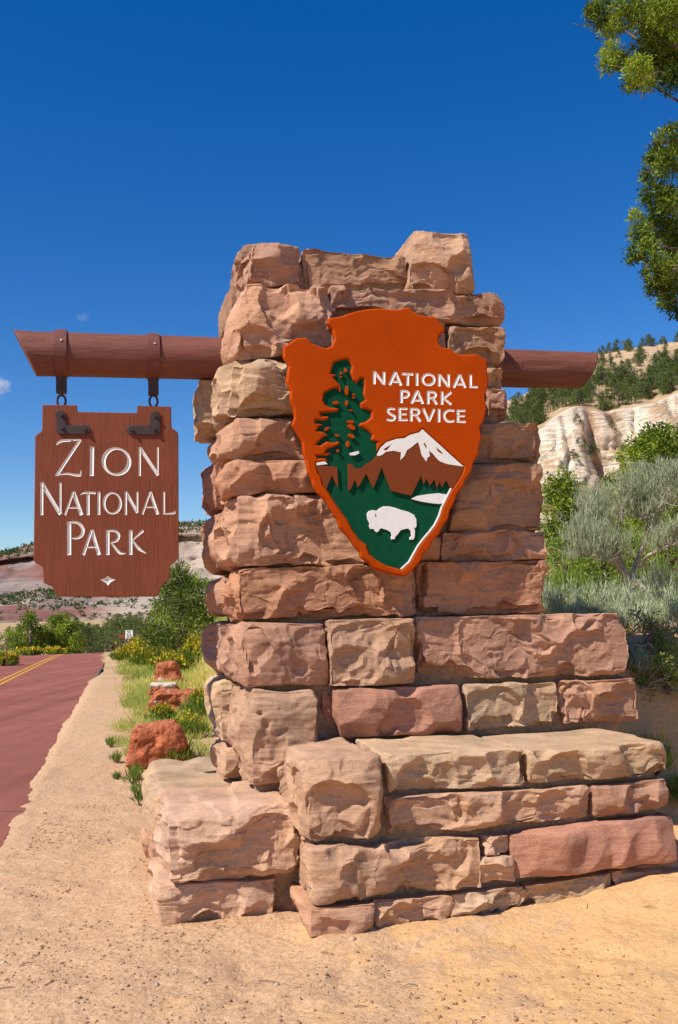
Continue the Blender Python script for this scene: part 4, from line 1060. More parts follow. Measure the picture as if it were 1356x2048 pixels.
# ------------------------------------------------------------------ the far mesa on the left
def mat_mesa():
    t = NT('shaded_mesa_rock'); geo = t.n('NewGeometry'); v = geo.outputs['Position']
    sx = t.n('Mapping'); sx.inputs['Scale'].default_value = (0.003, 0.003, 0.06); t.l(v, sx.inputs[0])
    bed = t.noise(sx.outputs[0], 3.0, 6, 0.7, 0.8)
    c = t.ramp(bed, [(0.3, (0.19, 0.145, 0.125)), (0.45, (0.29, 0.235, 0.205)), (0.55, (0.21, 0.145, 0.125)), (0.72, (0.40, 0.33, 0.27))])  # strata tones kept dull: cloud shade over the mesa is put into the colour
    red = t.ramp(t.noise(v, 0.0075, 4, 0.55, 0.4), [(0.47, 0.0), (0.57, 0.85)])
    c = t.mix(red, c, (0.21, 0.075, 0.055))
    pale = t.ramp(t.noise(v, 0.006, 3, 0.5), [(0.56, 0.0), (0.64, 0.7)])
    sx2 = t.n('SeparateXYZ'); t.l(v, sx2.inputs[0])
    east = t.ramp(t.math('ADD', t.math('MULTIPLY', sx2.outputs['X'], 0.0025), 1.0), [(0.40, 0.0), (0.52, 0.85)])
    pale = t.math('MAXIMUM', pale, t.math('MULTIPLY', east, t.ramp(bed, [(0.35, 0.25), (0.5, 1.0)])))
    c = t.mix(pale, c, (0.48, 0.38, 0.28))
    dots = t.ramp(t.noise(v, 0.10, 3, 0.6), [(0.60, 0.0), (0.66, 0.7)])
    sep = t.n('SeparateXYZ'); t.l(geo.outputs['True Normal'], sep.inputs[0])
    c = t.mix(t.math('MULTIPLY', dots, t.ramp(sep.outputs['Z'], [(0.25, 0.1), (0.6, 1.0)])), c, (0.05, 0.06, 0.035))
    return t.done(c, 0.95, t.bump(bed, 0.6, 6.0), 0.05)
MESA = mat_mesa()
mt = [(-700, 1180), (-300, 1130), (0, 1103), (40, 1094), (75, 1084), (200, 1068), (355, 1044), (430, 1040), (800, 1050), (1100, 1130), (1300, 1200)]
msegs = [(10, 620, 850), (26, 850, 1150), (60, 1150, 1290), (20, 1290, 1520), (8, 1520, 1900)]
mx = np.linspace(-700, 1300, 260)
def mlines(x):
    tp = lin(x, mt); f = (1255 - tp) / 150.0
    return [1268.0, 1255 - 25 * f, 1255 - 68 * f, tp + 16 * f, tp, tp + 60]
mrows = [(si, k / n_) for si, (n_, a_, b_) in enumerate(msegs) for k in range(n_)]
def mesa_pt(x, si, t):
    ys = mlines(x); n_, d0, d1 = msegs[si]; return at_y(x, ys[si] + (ys[si + 1] - ys[si]) * t, d0 + (d1 - d0) * t)
MV = np.array([[mesa_pt(x, si, t) for si, t in mrows] for x in mx]).reshape(-1, 3)
mw = np.tile(np.array([[0.15, 0.5, 1.0, 0.4, 0.1][si] for si, t in mrows]), len(mx))
MV[:, 1] += mw * (55 * (1 - 2 * np.abs(vnoise(MV * np.array([0.006, 0.002, 0.004]), 70))) + 18 * fbm(MV * np.array([0.03, 0.01, 0.02]), 3, 71) + 9 * fbm(MV * np.array([0.004, 0.004, 0.09]), 2, 73))
MV[:, 2] += mw * 4 * fbm(MV * 0.02, 3, 72)
im = np.arange(len(mx) * len(mrows)).reshape(len(mx), len(mrows))
tag(mesh_np('mesa', MV, np.stack([im[:-1, :-1], im[1:, :-1], im[1:, 1:], im[:-1, 1:]], -1).reshape(-1, 4), MESA), 'distant grey and red banded mesa beyond the road', 'mesa', kind='structure')
MVg = MV.reshape(len(mx), len(mrows), 3)
# far woods: on the mesa rim and on its lower benches, read as one mass
P = []; Sz = []
def mesa_at(x, si, t):
    i = int(np.clip(np.searchsorted(mx, x), 0, len(mx) - 1)); j = sum(s_[0] for s_ in msegs[:si]) + int(t * (msegs[si][0] - 1)); return MVg[i, j]
for _ in range(1500): P.append(mesa_at(R_.uniform(-500, 900), 3, R_.random() ** 0.6)); Sz.append(R_.uniform(3, 6))
for _ in range(1100): P.append(mesa_at(R_.uniform(-500, 900), 1, 0.55 + 0.45 * R_.random())); Sz.append(R_.uniform(2.5, 5))
for _ in range(700):
    x = R_.uniform(-400, 700); P.append(mesa_at(x, R_.choice([0, 1, 1]), R_.random())); Sz.append(R_.uniform(2, 4.5))
P = np.array(P); Sz = np.array(Sz) * 0.8
g = np.random.default_rng(81); k = 14
PP = np.repeat(P, k, 0) + g.standard_normal((len(P) * k, 3)) * np.repeat(Sz, k)[:, None] * np.array([0.45, 0.45, 0.4]) + np.array([0, 0, 1.0]) * np.repeat(Sz, k)[:, None] * 0.4
o = leaf_obj('far_woods', PP, g.standard_normal(PP.shape), np.repeat(Sz, k) * 0.8, np.repeat(Sz, k) * 0.55, JUND, None, 82, np.clip(0.2 + 0.2 * g.standard_normal(len(PP)), 0, 1))
tag(o, 'dark pinyon and juniper woods on the rim and benches of the distant mesa', 'woods', kind='stuff')

# ------------------------------------------------------------------ trees on the hillside and in the valley
protos = [make_tree('hill_juniper', (0, 0, -500), 4.0, 3.8, 900 + i, JUND, 0.30, 26, 6, 12, 'round' if i % 2 else 'cone', low=0.05) for i in range(4)]
used = [False] * 4
def place_tree(p, s, label, grp, name='hill_juniper', sx=1.0):
    i = R_.randrange(4)
    if not used[i]: o = protos[i]; used[i] = True
    else: o = copy_tree(protos[i])
    o.name = name; o.location = tuple(p); o.rotation_euler = (0, 0, R_.uniform(0, 6.28)); o.scale = (s * sx, s * sx, s)
    tag(o, label, 'tree', grp); return o
gH = 'scrubby junipers on the cliff ledges'
for _ in range(190):
    x = R_.uniform(1015, 1480); t = R_.random()
    place_tree(on_cliff(x, 2, 0.04 + 0.9 * t), R_.uniform(0.7, 1.35), 'scrubby juniper in the green band on the ledge above the cream cliff face', gH)
for _ in range(34):
    x = R_.uniform(1100, 1480); place_tree(on_cliff(x, 3, R_.random()), R_.uniform(0.5, 1.0), 'scrubby juniper scattered on the orange slope above the ledge', 'junipers on the upper slope')
for _ in range(26):
    x = R_.uniform(1185, 1480); place_tree(on_cliff(x, 3, 0.93 + 0.06 * R_.random()), R_.uniform(0.55, 1.1), 'scrubby juniper standing on the skyline of the right hill', 'junipers on the skyline')
for (x, y) in [(1150, 840), (1187, 882), (1150, 885), (1165, 888), (1180, 897), (1142, 905), (1147, 920), (1118, 930), (1130, 944), (1165, 967), (1195, 888), (1228, 842)]:
    ys = lines(x); t = (y - ys[1]) / (ys[2] - ys[1]); place_tree(on_cliff(x, 1, t) - np.array([0, 1.2, 0.8]), R_.uniform(0.28, 0.45), 'small dark shrub clinging to the bare cream cliff face', 'shrubs on the cliff face', 'cliff_shrub', 1.2)
for _ in range(64):
    x = R_.uniform(150, 330); d = R_.uniform(95, 420); p = at_y(x, 1250, d)
    place_tree((p[0], p[1], hz(p[0], p[1]) - 0.1), R_.uniform(0.55, 1.05) * (1 + d / 900), 'dark juniper in the wooded valley where the road drops away', 'junipers in the valley', 'valley_juniper')
for _ in range(26):
    x = R_.uniform(-260, 150); d = R_.uniform(110, 420); p = at_y(x, 1250, d)
    place_tree((p[0], p[1], hz(p[0], p[1]) - 0.1), R_.uniform(0.5, 0.95), 'dark juniper far off on the left beyond the roadside trees', 'junipers far left', 'valley_juniper')

def px_tree(name, x, ytop, d, wpx, seed, label, dx=0, **kw):
    p = at_y(x, 1240, d); z = hz(p[0], p[1]); h = at_y(x, ytop, d)[2] - z; w = wpx * d / FOC
    o = make_tree(name, (p[0], p[1], z), h, w, seed, **kw); tag(o, label, 'tree'); return o
px_tree('juniper_tree', 58, 1226, 62, 66, 1001, 'taller bushy juniper at the far left of the road, leftmost of two', leaf=0.16, per=230, k=6, nl=24, dead=0.12, low=0.06)
px_tree('juniper_tree', 120, 1231, 64, 86, 1002, 'rounded dark green juniper left of the road, right of the taller one', leaf=0.16, per=260, k=6, nl=26, low=0.06)
px_tree('juniper_tree', 155, 1268, 60, 36, 1003, 'low green bush tree at the road crest below the rounded juniper', leaf=0.14, per=200, k=6, nl=12, low=0.05)
px_tree('juniper_tree', 366, 1134, 30, 150, 1004, 'gnarled juniper with grey dead branches between the hanging sign and the pillar', leaf=0.085, per=420, k=6, nl=40, dead=0.35, low=0.2)
px_tree('juniper_tree', 322, 1200, 40, 66, 1011, 'smaller dense juniper just behind the gnarled one', leaf=0.12, per=300, k=6, nl=18, low=0.1)
px_tree('juniper_tree', -330, 1160, 40, 190, 1005, 'juniper by the left roadside that throws its shadow over the asphalt', leaf=0.12, per=200, k=5, nl=20)
px_tree('juniper_tree', 1136, 948, 14, 170, 1006, 'slim upright juniper right behind the pillar with grey dead twigs', leaf=0.06, per=900, k=6, nl=54, shape='cone', dead=0.2, low=0.04)
px_tree('juniper_tree', 1345, 868, 22, 270, 1007, 'yellow green juniper behind the big sagebrush at the right edge', leaf=0.09, per=600, k=6, nl=40, low=0.12)
px_tree('juniper_tree', 1232, 950, 24, 80, 1008, 'narrow yellow green juniper between the slim one and the sagebrush', leaf=0.09, per=600, k=6, nl=24, low=0.1)
px_tree('juniper_tree', 1480, 900, 18, 240, 1009, 'juniper beyond the right edge behind the sagebrush', leaf=0.09, per=300, k=5, nl=20)

# ------------------------------------------------------------------ the near juniper whose boughs hang in at the top right
NJ = empty('overhanging_juniper', (4.3, 7.3, hz(4.3, 7.3)))
tag(NJ, 'large juniper at the right edge with green boughs hanging into the sky', 'tree')
base = np.array(NJ.location)
def lw(x, y, d): return at_y(x, y, d) - base
L1 = [(1200,25,30),(1182,18,14),(1222,52,26),(1252,22,34),(1300,26,42),(1340,66,46),(1300,86,34),(1222,104,20),(1216,128,16),(1244,122,22),(1275,142,28),(1262,166,16),(1318,128,40),(1344,160,26),(1330,20,40),(1360,110,50),(1290,160,22),
      (1318,272,9),(1316,292,14),(1344,262,16),(1350,290,22),(1306,318,20),(1336,330,32),(1296,352,16),(1312,392,32),(1345,400,30),(1270,432,12),(1280,466,24),(1318,446,36),(1350,480,36),(1266,512,15),(1292,500,24),(1316,540,30),(1312,572,22),(1340,580,28),(1330,606,16),(1350,622,14),(1356,540,34)]
for _ in range(60):
    q_ = (R_.uniform(1380, 1900), R_.uniform(-500, 900), R_.uniform(35, 70))
    if q_[0] > 1500 or not 140 < q_[1] < 320: L1.append(q_)
lobes = []; lm = MB(); trunk_top = np.array([0.15, -0.1, 4.4])
tp = limb((0, 0, -0.2), trunk_top, 77, 10, 0.05); lm.tube(tp, np.linspace(0.2, 0.06, 10), 10)
for i, (x, y, r) in enumerate(L1):
    d = R_.uniform(6.3, 7.2); c = lw(x, y, d); rm = r * d / FOC
    lobes.append((c, (rm, rm * 1.3, rm)))
    if i % 3 == 0 or i > 36:
        zb_ = min(4.3, max(0.8, c[2] * 0.8)); s0 = tp[int(zb_ / 4.6 * 9)]
        lm.tube(limb(s0, c, 300 + i, 8, 0.05), np.linspace(0.035, 0.006, 8), 6)
    for _ in range(2):
        e = c + np.array([R_.gauss(0, 1), R_.gauss(0, 1), R_.gauss(0, 1)]) * rm * 0.8
        lm.tube(limb(c + np.array([rm * 2.0, 0.1, rm * 0.5]), e, 700 + i, 5, 0.1), np.linspace(0.008, 0.003, 5), 4)
lm.build('trunk', BARK, NJ, True)
P, D, S = crown_points(lobes, 15000, 91, 0.5, 0.2); P, D, S = tufts(P, D, S, 6, 0.014, 92)
g = np.random.default_rng(93)
leaf_obj('crown', P, D, 0.030 * g.uniform(0.6, 1.4, len(P)), 0.011 * g.uniform(0.7, 1.3, len(P)), JUN, NJ, 94, S)

# ------------------------------------------------------------------ sagebrush, brush, rabbitbrush
def sprigs(name, C, n_, spread, ln, wd, mat, parent, seed, lean=0.35, up=1.0):
    g = np.random.default_rng(seed)
    C = np.asarray(C); P = np.repeat(C, n_, 0) + g.standard_normal((len(C) * n_, 3)) * spread
    D = np.array([0, 0, up]) + lean * g.standard_normal(P.shape) 
    return leaf_obj(name, P, D, ln * g.uniform(0.6, 1.4, len(P)), wd * g.uniform(0.7, 1.3, len(P)), mat, parent, seed + 1)
def sagebrush(x, d, h, w, seed, label, stems=12, grp=None, px_branches=None, n_=60, name='sagebrush'):
    p = at_y(x, 1240, d); z = hz(p[0], p[1]); root = empty(name, (p[0], p[1], z)); g = np.random.default_rng(seed)
    mb = MB(); C = []
    for i in range(stems):
        ang = g.uniform(0, 6.28); rr_ = w / 2 * math.sqrt(g.random()); hh = h * g.uniform(0.45, 1.0) * (1 - 0.45 * (rr_ / (w / 2)) ** 2)
        e = np.array([math.cos(ang) * rr_, math.sin(ang) * rr_, hh]); b0 = np.array([e[0] * 0.15, e[1] * 0.15, -0.03])
        pts = limb(b0, e, seed + i, 8, 0.07); mb.tube(pts, np.linspace(0.016 * h, 0.004, 8), 5)
        for q_ in pts[4:]: C.append(q_)
        for _ in range(3):
            k_ = g.integers(3, 7); e2 = pts[k_] + np.array([g.normal(0, .12), g.normal(0, .12), g.uniform(.08, .25)]) * h; mb.tube(limb(pts[k_], e2, seed + 50 + i * 5 + _, 5), np.linspace(0.007, 0.003, 5), 4); C.append(e2); C.append((e2 + pts[k_]) / 2)
    mb.build('branches', DEADW, root, True)
    sprigs('foliage', C, n_, 0.055 * h ** 0.5, 0.065, 0.006, SAGE, root, seed + 3, 0.3)
    tag(root, label, 'sagebrush', grp); return root
# the big leaning sagebrush, its limbs laid out one by one
p = at_y(1262, 1240, 9.0); z = hz(p[0], p[1]); BS = empty('sagebrush', (p[0], p[1], z)); bsb = np.array([p[0], p[1], z])
def bl_(x, y, d): return at_y(x, y, d) - bsb
limbs_ = [[(1262,1235,9.0),(1258,1160,9.0),(1235,1110,8.9),(1212,1060,8.9),(1200,1010,8.9)], [(1258,1150,9.0),(1225,1098,9.1),(1195,1050,9.2),(1180,1020,9.3)],
          [(1264,1230,9.0),(1268,1140,9.1),(1290,1080,9.1),(1310,1030,9.0),(1335,985,9.0),(1352,955,9.0)], [(1290,1085,9.1),(1300,1040,9.2),(1320,1000,9.3),(1328,960,9.3)],
          [(1258,1165,9.0),(1230,1125,8.8),(1200,1115,8.7),(1165,1110,8.7)], [(1235,1110,8.9),(1240,1050,8.9),(1252,1000,9.0),(1262,965,9.0)],
          [(1268,1140,9.1),(1300,1110,8.9),(1340,1090,8.8),(1375,1060,8.8)], [(1268,1150,9.0),(1290,1180,8.8),(1320,1215,8.6),(1335,1245,8.6)], [(1310,1030,9.0),(1280,1040,9.0),(1268,1010,9.1)], [(1340,1090,8.8),(1370,1010,8.9),(1385,960,9.0)],
          [(1212,1060,8.9),(1185,1085,8.8),(1160,1075,8.8)]]
mb = MB(); C = []
g = np.random.default_rng(5)
for i, L in enumerate(limbs_):
    pts = np.array([bl_(*q_) for q_ in L]); f = np.linspace(0, len(pts) - 1, 14); pp = np.stack([np.interp(f, range(len(pts)), pts[:, c_]) for c_ in range(3)], -1); pp[1:-1] += g.standard_normal((12, 3)) * 0.012
    mb.tube(pp, np.linspace(0.036 if i in (0, 2) else 0.022, 0.006, 14), 7)
    if i == 7: continue
    for q_ in pp[6:]:
        for _ in range(5):
            e = q_ + np.array([g.normal(0, .10), g.normal(0, .10), g.uniform(-0.02, .20)]); mb.tube(limb(q_, e, int(g.integers(1e6)), 4, .08), np.linspace(0.005, 0.002, 4), 4); C += [e, (e + q_) / 2]
mb.build('branches', DEADW, BS, True)
C = [c_ for c_ in C if g.random() < 0.75]
sprigs('foliage', C, 26, 0.026, 0.085, 0.0058, SAGE, BS, 15, 0.28)
tag(BS, 'tall grey green sagebrush with twisted bare trunk right of the pillar', 'sagebrush')
gS = 'low sagebrush behind the wing'
for i, (x, d, h, w, lab) in enumerate([(1115, 8.6, .40, .55, 'low pale sagebrush touching the right side of the pillar'), (1160, 8.2, .20, .45, 'low pale sagebrush second from the pillar above the ledge'), (1205, 8.4, .22, .45, 'low pale sagebrush under the tall one, left of its trunk'),
        (1300, 8.3, .22, .5, 'twiggy low sagebrush right of the tall one’s trunk'), (1352, 8.0, .30, .5, 'pale low sagebrush at the right edge on the orange bank'), (1300, 7.3, .22, .45, 'small grey sagebrush on the lip of the orange bank'), (1420, 8.6, .5, .8, 'sagebrush on the bank beyond the right edge')]):
    sagebrush(x, d, h, w, 1200 + i * 13, lab.replace('’', "'"), 11, n_=32)
def brush(name, x, d, h, w, seed, label, cat='shrub', mat=BRUSH, fl=0.0, n_=900, ln=0.22, wd=0.008, y=None, grp=None):
    p = at_y(x, 1240, d) if y is None else at_z(x, y, 0.05); z = hz(p[0], p[1]); root = empty(name, (p[0], p[1], z)); g = np.random.default_rng(seed)
    mb = MB()
    for i in range(7):
        a_ = g.uniform(0, 6.28); mb.tube(limb((0, 0, -0.03), (math.cos(a_) * w * .3, math.sin(a_) * w * .3, h * .6), seed + i, 5), np.linspace(0.010, 0.003, 5), 4)
    mb.build('stems', BARK, root, True)
    d_ = g.standard_normal((n_, 3)); d_[:, 2] = np.abs(d_[:, 2]) + 0.25; d_ /= np.linalg.norm(d_, axis=1, keepdims=True)
    rad = g.random(n_) ** 0.45; lump = 0.8 + 0.3 * vnoise(d_ * 3 + seed, seed)
    P = d_ * (rad * lump)[:, None] * np.array([w / 2, w / 2, h * 0.85])
    D = d_ * 0.5 + np.array([0, 0, 0.9]) + 0.3 * g.standard_normal((n_, 3))
    leaf_obj('foliage', P, D, ln * g.uniform(0.5, 1.2, n_) * h, wd * g.uniform(0.7, 1.4, n_), mat, root, seed + 1)
    if fl:
        m_ = int(n_ * fl); k_ = np.argsort(-(rad * (0.4 + d_[:, 2])) + 0.25 * g.random(n_))[:m_]
        leaf_obj('flowers', P[k_] + D[k_] * 0.10 * h, g.standard_normal((m_, 3)) + np.array([0, 0, .6]), wd * 2.6 * g.uniform(.7, 1.3, m_), wd * 2.2 * g.uniform(.7, 1.3, m_), FLOWER, root, seed + 2)['kind'] = 'stuff'
    tag(root, label, cat, grp); return root
brush('green_shrub', 1125, 9.6, .75, .9, 1301, 'bright green feathery shrub beside the pillar below the slim juniper', n_=2600, wd=.010)
brush('green_shrub', 1180, 9.3, .5, .8, 1302, 'bright green feathery shrub left of the tall sagebrush trunk', n_=2200, wd=.010)
brush('green_shrub', 1330, 10.5, .75, 1.1, 1303, 'green shrub behind the tall sagebrush at the right edge', n_=2400, wd=.010)
for i, (x, d, h, w, lab) in enumerate([(1140, 12.5, 1.0, 1.3, 'tall feathery green shrub at the foot of the slim juniper'), (1215, 12.0, .9, 1.2, 'feathery green shrub seen through the tall sagebrush limbs'), (1275, 12.5, 1.0, 1.4, 'feathery green shrub behind the twisted sagebrush trunk'), (1340, 13.0, 1.1, 1.5, 'feathery green shrub farthest right behind the sagebrush')]):
    p = at_y(x, 1240, d); tag(make_tree('green_shrub', (p[0], p[1], hz(p[0], p[1])), h, w, 1320 + i * 3, BRUSH, 0.045, 900, 5, 22, low=0.04), lab, 'shrub')
for i, (x, d, h, w, lab) in enumerate([(1150, 9.6, .62, .7, 'grey sagebrush standing between the pillar and the tall sagebrush'), (1240, 8.5, .45, .6, 'twiggy grey sagebrush crowding the foot of the twisted trunk'), (1325, 9.4, .6, .8, 'grey sagebrush right of the twisted trunk below its limbs'), (1275, 8.05, .30, .5, 'low twiggy sagebrush straight above the end of the wing')]):
    sagebrush(x, d, h, w, 1250 + i * 17, lab, 12, n_=20)
brush('dark_shrub', 1290, 6.75, .30, .40, 1304, 'small dark shrub on the shaded bank beside the wing', n_=700, ln=.25, wd=.007, fl=.01)
brush('dark_shrub', 1345, 6.6, .28, .40, 1305, 'small green shrub with yellow flower at the right edge of the bank', n_=700, ln=.25, wd=.007, fl=.04)
for i, (x, d, h, w, lab) in enumerate([(1285, 7.35, .42, .5, 'dark twiggy shrub in the shade close to the end of the wing'), (1330, 7.2, .40, .55, 'dark twiggy shrub on the shaded bank near the right edge'), (1375, 7.3, .45, .6, 'dark twiggy shrub cut by the right edge of the picture')]):
    p = at_y(x, 1240, d); tag(make_tree('dark_shrub', (p[0], p[1], hz(p[0], p[1])), h, w, 1340 + i * 3, BRUSH, 0.026, 1500, 5, 14, low=0.05, dead=0.4), lab, 'shrub')
rb = [(345, 1520, .42, .50, .10, 'yellow flowered rabbitbrush in front of the nearest red boulder'), (372, 1472, .38, .85, .10, 'wide yellow green rabbitbrush between the nearest boulder and the flat one'), (325, 1452, .35, .5, .14, 'yellow rabbitbrush at the left foot of the flat red boulder'),
      (405, 1440, .5, .7, .12, 'yellow rabbitbrush against the stone plinth behind the boulders'), (345, 1352, .8, 1.4, .40, 'bright yellow rabbitbrush right of the farthest boulder under the juniper'), (300, 1330, .9, 1.7, .34, 'bright yellow rabbitbrush left of the gnarled juniper'),
      (255, 1322, .8, 1.5, .30, 'yellow rabbitbrush on the verge below the speed limit sign'), (395, 1350, .8, 1.2, .3, 'yellow rabbitbrush at the foot of the pillar under the juniper'), (282, 1312, 1.0, 2.0, .25, 'yellow rabbitbrush behind the others near the speed limit sign'),
      (12, 1328, .7, 1.4, .45, 'bright yellow rabbitbrush by the post at the far left'), (60, 1306, .6, 2.0, .2, 'yellow rabbitbrush in front of the two junipers left of the road'), (110, 1302, .5, 1.8, .2, 'yellow rabbitbrush at the left edge of the road near its crest')]
for i, (x, y, h, w, f, lab) in enumerate(rb):
    d = 1.6 * FOC / (y - 1242); brush('rabbitbrush', x, d, h, w, 1400 + i * 11, lab, 'rabbitbrush', BRUSH if i not in (0, 1) else SAGE if False else BRUSH, f, 1500, .30, .0011 * max(d, 8), y)
for i, (x, y, h, w, lab) in enumerate([(318, 1322, .9, 1.6, 'grey green sagebrush bush below the gnarled juniper, left one'), (372, 1310, 1.0, 1.5, 'grey green sagebrush bush right under the gnarled juniper'), (330, 1300, 1.0, 2.2, 'grey green bush right of the speed limit sign')]):
    d = 1.6 * FOC / (y - 1242); brush('sage_bush', x, d, h, w, 1500 + i * 9, lab, 'sagebrush', SAGE, 0, 1300, .25, .0014 * d, y)

# grass on both verges: uncountable, one object
g = np.random.default_rng(31); n_ = 30000
Y = 8.6 * np.exp(g.random(n_) * math.log(75 / 8.6)); ro = 0.7 + g.random(n_) ** 1.2 * 7.5 * (0.35 + Y / 40)
left = g.random(n_) < 0.22; ro = np.where(left, -5.5 - g.random(n_) ** 1.5 * 8, ro); Y = np.where(left, np.maximum(Y, 22 + 40 * g.random(n_)), Y)
X = -0.92 + RS * Y + ro * 1.025
msk = vnoise(np.stack([X * 0.7, Y * 0.7, 0 * X], -1), 33) + 0.6 * vnoise(np.stack([X * 2.3, Y * 2.3, 0 * X], -1), 34)
edge = 0.9 + 0.55 * np.clip(12 - Y, 0, 4) + 0.5 * vnoise(np.stack([X * 1.3, Y * 1.3, 0 * X], -1), 35)
edge = np.where(Y > 28, 0.45, edge)
a_ = (X - ORG[0]) * UA[0] + (Y - ORG[1]) * UA[1]; b_ = (X - ORG[0]) * VB[0] + (Y - ORG[1]) * VB[1]
near_thin = np.clip((Y - 7.5) / 6, 0.03, 1)
ok = ((msk > -0.30) & (left | (ro > edge)) & (g.random(n_) < near_thin) & ~((a_ > -1.0) & (a_ < 3) & (b_ < 3.3)))
X, Y = X[ok], Y[ok]; k = 8
Pt = np.stack([X, Y, height(X, Y, False)], -1)
sc_ = np.repeat(np.clip(Y / 14, 0.7, 2.4), k)
PP = np.repeat(Pt, k, 0) + g.standard_normal((len(Pt) * k, 3)) * np.array([0.05, 0.05, 0]) * sc_[:, None]
DD = np.array([0, 0, 1.0]) + 0.38 * g.standard_normal(PP.shape)
tone = np.repeat(np.clip(0.55 + 0.5 * vnoise(Pt * 0.35, 37), 0, 1), k)
o = leaf_obj('grass', PP, DD, g.uniform(0.07, 0.21, len(PP)) * np.clip(sc_, 0.7, 1.4), 0.009 * sc_ * g.uniform(.7, 1.3, len(PP)), GRASSM, None, 38, np.clip(tone + 0.2 * g.standard_normal(len(PP)), 0, 1))
tag(o, 'yellow green grass growing along both road verges', 'grass', kind='stuff')
for i, (x, y, s) in enumerate([(345 - 75, 1560, .22), (272, 1545, .14), (232, 1515, .12), (283, 1600, .16), (235, 1545, .08), (268, 1576, .07), (222, 1490, .12), (296, 1548, .1)]):
    p = at_z(x, y, 0.01); root = brush('weed_tuft', x, p[1], s, s * 1.1, 1600 + i, ['leafy green weed tuft just in front of the nearest boulder', 'green weed tuft at the left foot of the nearest boulder', 'thin green tuft on the dirt left of the nearest boulder', 'green weed tuft against the left side of the stone plinth', 'tiny green sprout on the dirt shoulder', 'tiny green sprout in front of the boulder', 'thin green tuft at the edge of the grass by the shoulder', 'small green sprout beside the plinth corner'][i], 'weed', n_=160, ln=.7, wd=.008, y=y)

# ------------------------------------------------------------------ red boulders along the verge
def boulder(x, y, wpx, hpx, dep, seed, label, colr=None, r=0.12, parent=None, lift=0.0, name='boulder'):
    p0 = at_z(x, y, 0.0); s = p0[1] / FOC; w = wpx * s; h = hpx * s * 1.12
    p, F, half = rock_shape(w, dep, h, seed, cell=0.022, r=r * w, bf=0.08 * w, bl=0.10 * w, br=0.10 * w, chips=24, scal=16, flat_top=False, rough=2.0)
    t = p[:, 2] / half[2]; gq = np.random.default_rng(seed + 1)
    p[:, 0] *= 1 - 0.22 * np.clip(t, -0.3, 1); p[:, 2] += gq.uniform(-0.12, 0.12) * p[:, 0]
    z = hz(p0[0], p0[1] + dep / 2)
    if parent is None:
        o = mesh_np(name, p, F, REDROCK, None, True, (p0[0], p0[1] + dep / 2, z + half[2] - 0.10 * h)); o.rotation_euler = (0, 0, TH * 0.5)
        tag(o, label, 'boulder', 'red boulders along the verge')
    return o
b1 = boulder(300, 1536, 112, 84, .60, 2001, 'rust red pitted boulder nearest to the stone plinth')
b2 = boulder(352, 1444, 118, 50, .7, 2002, 'flat sloping red boulder with a pale edge, second from the plinth', r=0.09)
b3 = boulder(320, 1412, 62, 34, .6, 2003, 'blocky red boulder with a pale top slab, third from the plinth', r=0.08)
b4 = boulder(330, 1380, 48, 50, .6, 2004, 'upright hollowed red boulder farthest along the verge')
def slab(parent, L, D, H, loc, rot, seed):
    p, F, half = rock_shape(L, D, H, seed, cell=0.02, r=0.03, bf=0.01, chips=6, scal=1, rough=1.0)
    o = mesh_np('pale_crust', p, F, SAND, parent, True, loc); o.rotation_euler = rot; o.color = (0.66, 0.55, 0.45, 1)
slab(b2, .34, .5, .07, (-.28, -.05, .12), (0, -.55, 0), 2011); slab(b3, .50, .45, .09, (0.02, -.05, .17), (0, .03, 0), 2012)
slab(b4, .16, .1, .14, (-.12, -.30, -.10), (0, 0, 0), 2013); slab(b4, .30, .12, .10, (0.05, -.31, -.16), (0, 0, 0), 2014)
# pale stone by the far left verge
o = boulder(88, 1301, 14, 9, .4, 2005, 'small white stone on the grass at the left side of the road'); o.data.materials[0] = SAND; o.color = (.6, .52, .45, 1); tag(o, None, 'stone', 'pale verge stones')

# ------------------------------------------------------------------ road signs and posts
def roadpt(x, d): p = at_y(x, 1240, d); return p[0], p[1], hz(p[0], p[1])
x0, y0, z0 = roadpt(258, 58); SL = empty('speed_limit_sign', (x0, y0, z0)); tag(SL, 'small white speed limit 35 sign on a thin post beside the road', 'sign')
zt_, zb_ = at_y(258, 1260, 58)[2] - z0, at_y(258, 1278, 58)[2] - z0; hw = 7.8 * 58 / FOC; hh_ = (zt_ - zb_)
bevel(MB().box(-hw, hw, -.012, .0, zb_, zt_).build('panel', WHITE, SL), .004)
MB().box(-.03, .03, .001, .05, -.2, zb_ + .1).build('post', BARK, SL)
def text(s, size, x, z, y, parent, mat):
    cu = bpy.data.curves.new('lettering', 'FONT'); cu.body = s; cu.size = size; cu.align_x = 'CENTER'; cu.extrude = 0.001; cu.offset = size * 0.02
    t_ = bpy.data.objects.new('tmp', cu); col.objects.link(t_); dg = bpy.context.evaluated_depsgraph_get(); me = bpy.data.meshes.new_from_object(t_.evaluated_get(dg)); bpy.data.objects.remove(t_)
    me.materials.clear(); me.materials.append(mat); o = bpy.data.objects.new('lettering', me); col.objects.link(o); o.parent = parent; o.location = (x, y, z); o.rotation_euler = (math.pi / 2, 0, 0)
text('SPEED', hh_ * .19, 0, zb_ + hh_ * .79, -.0145, SL, BLACK); text('LIMIT', hh_ * .19, 0, zb_ + hh_ * .62, -.0145, SL, BLACK); text('35', hh_ * .66, 0, zb_ + hh_ * .07, -.0145, SL, BLACK)
bd = MB(); e = .012
for q_ in ((-hw + .01, hw - .01, zt_ - .018, zt_ - .01), (-hw + .01, hw - .01, zb_ + .01, zb_ + .018), (-hw + .01, -hw + .018, zb_ + .018, zt_ - .018), (hw - .018, hw - .01, zb_ + .018, zt_ - .018)): bd.box(q_[0], q_[1], -.0150, -.0135, q_[2], q_[3])
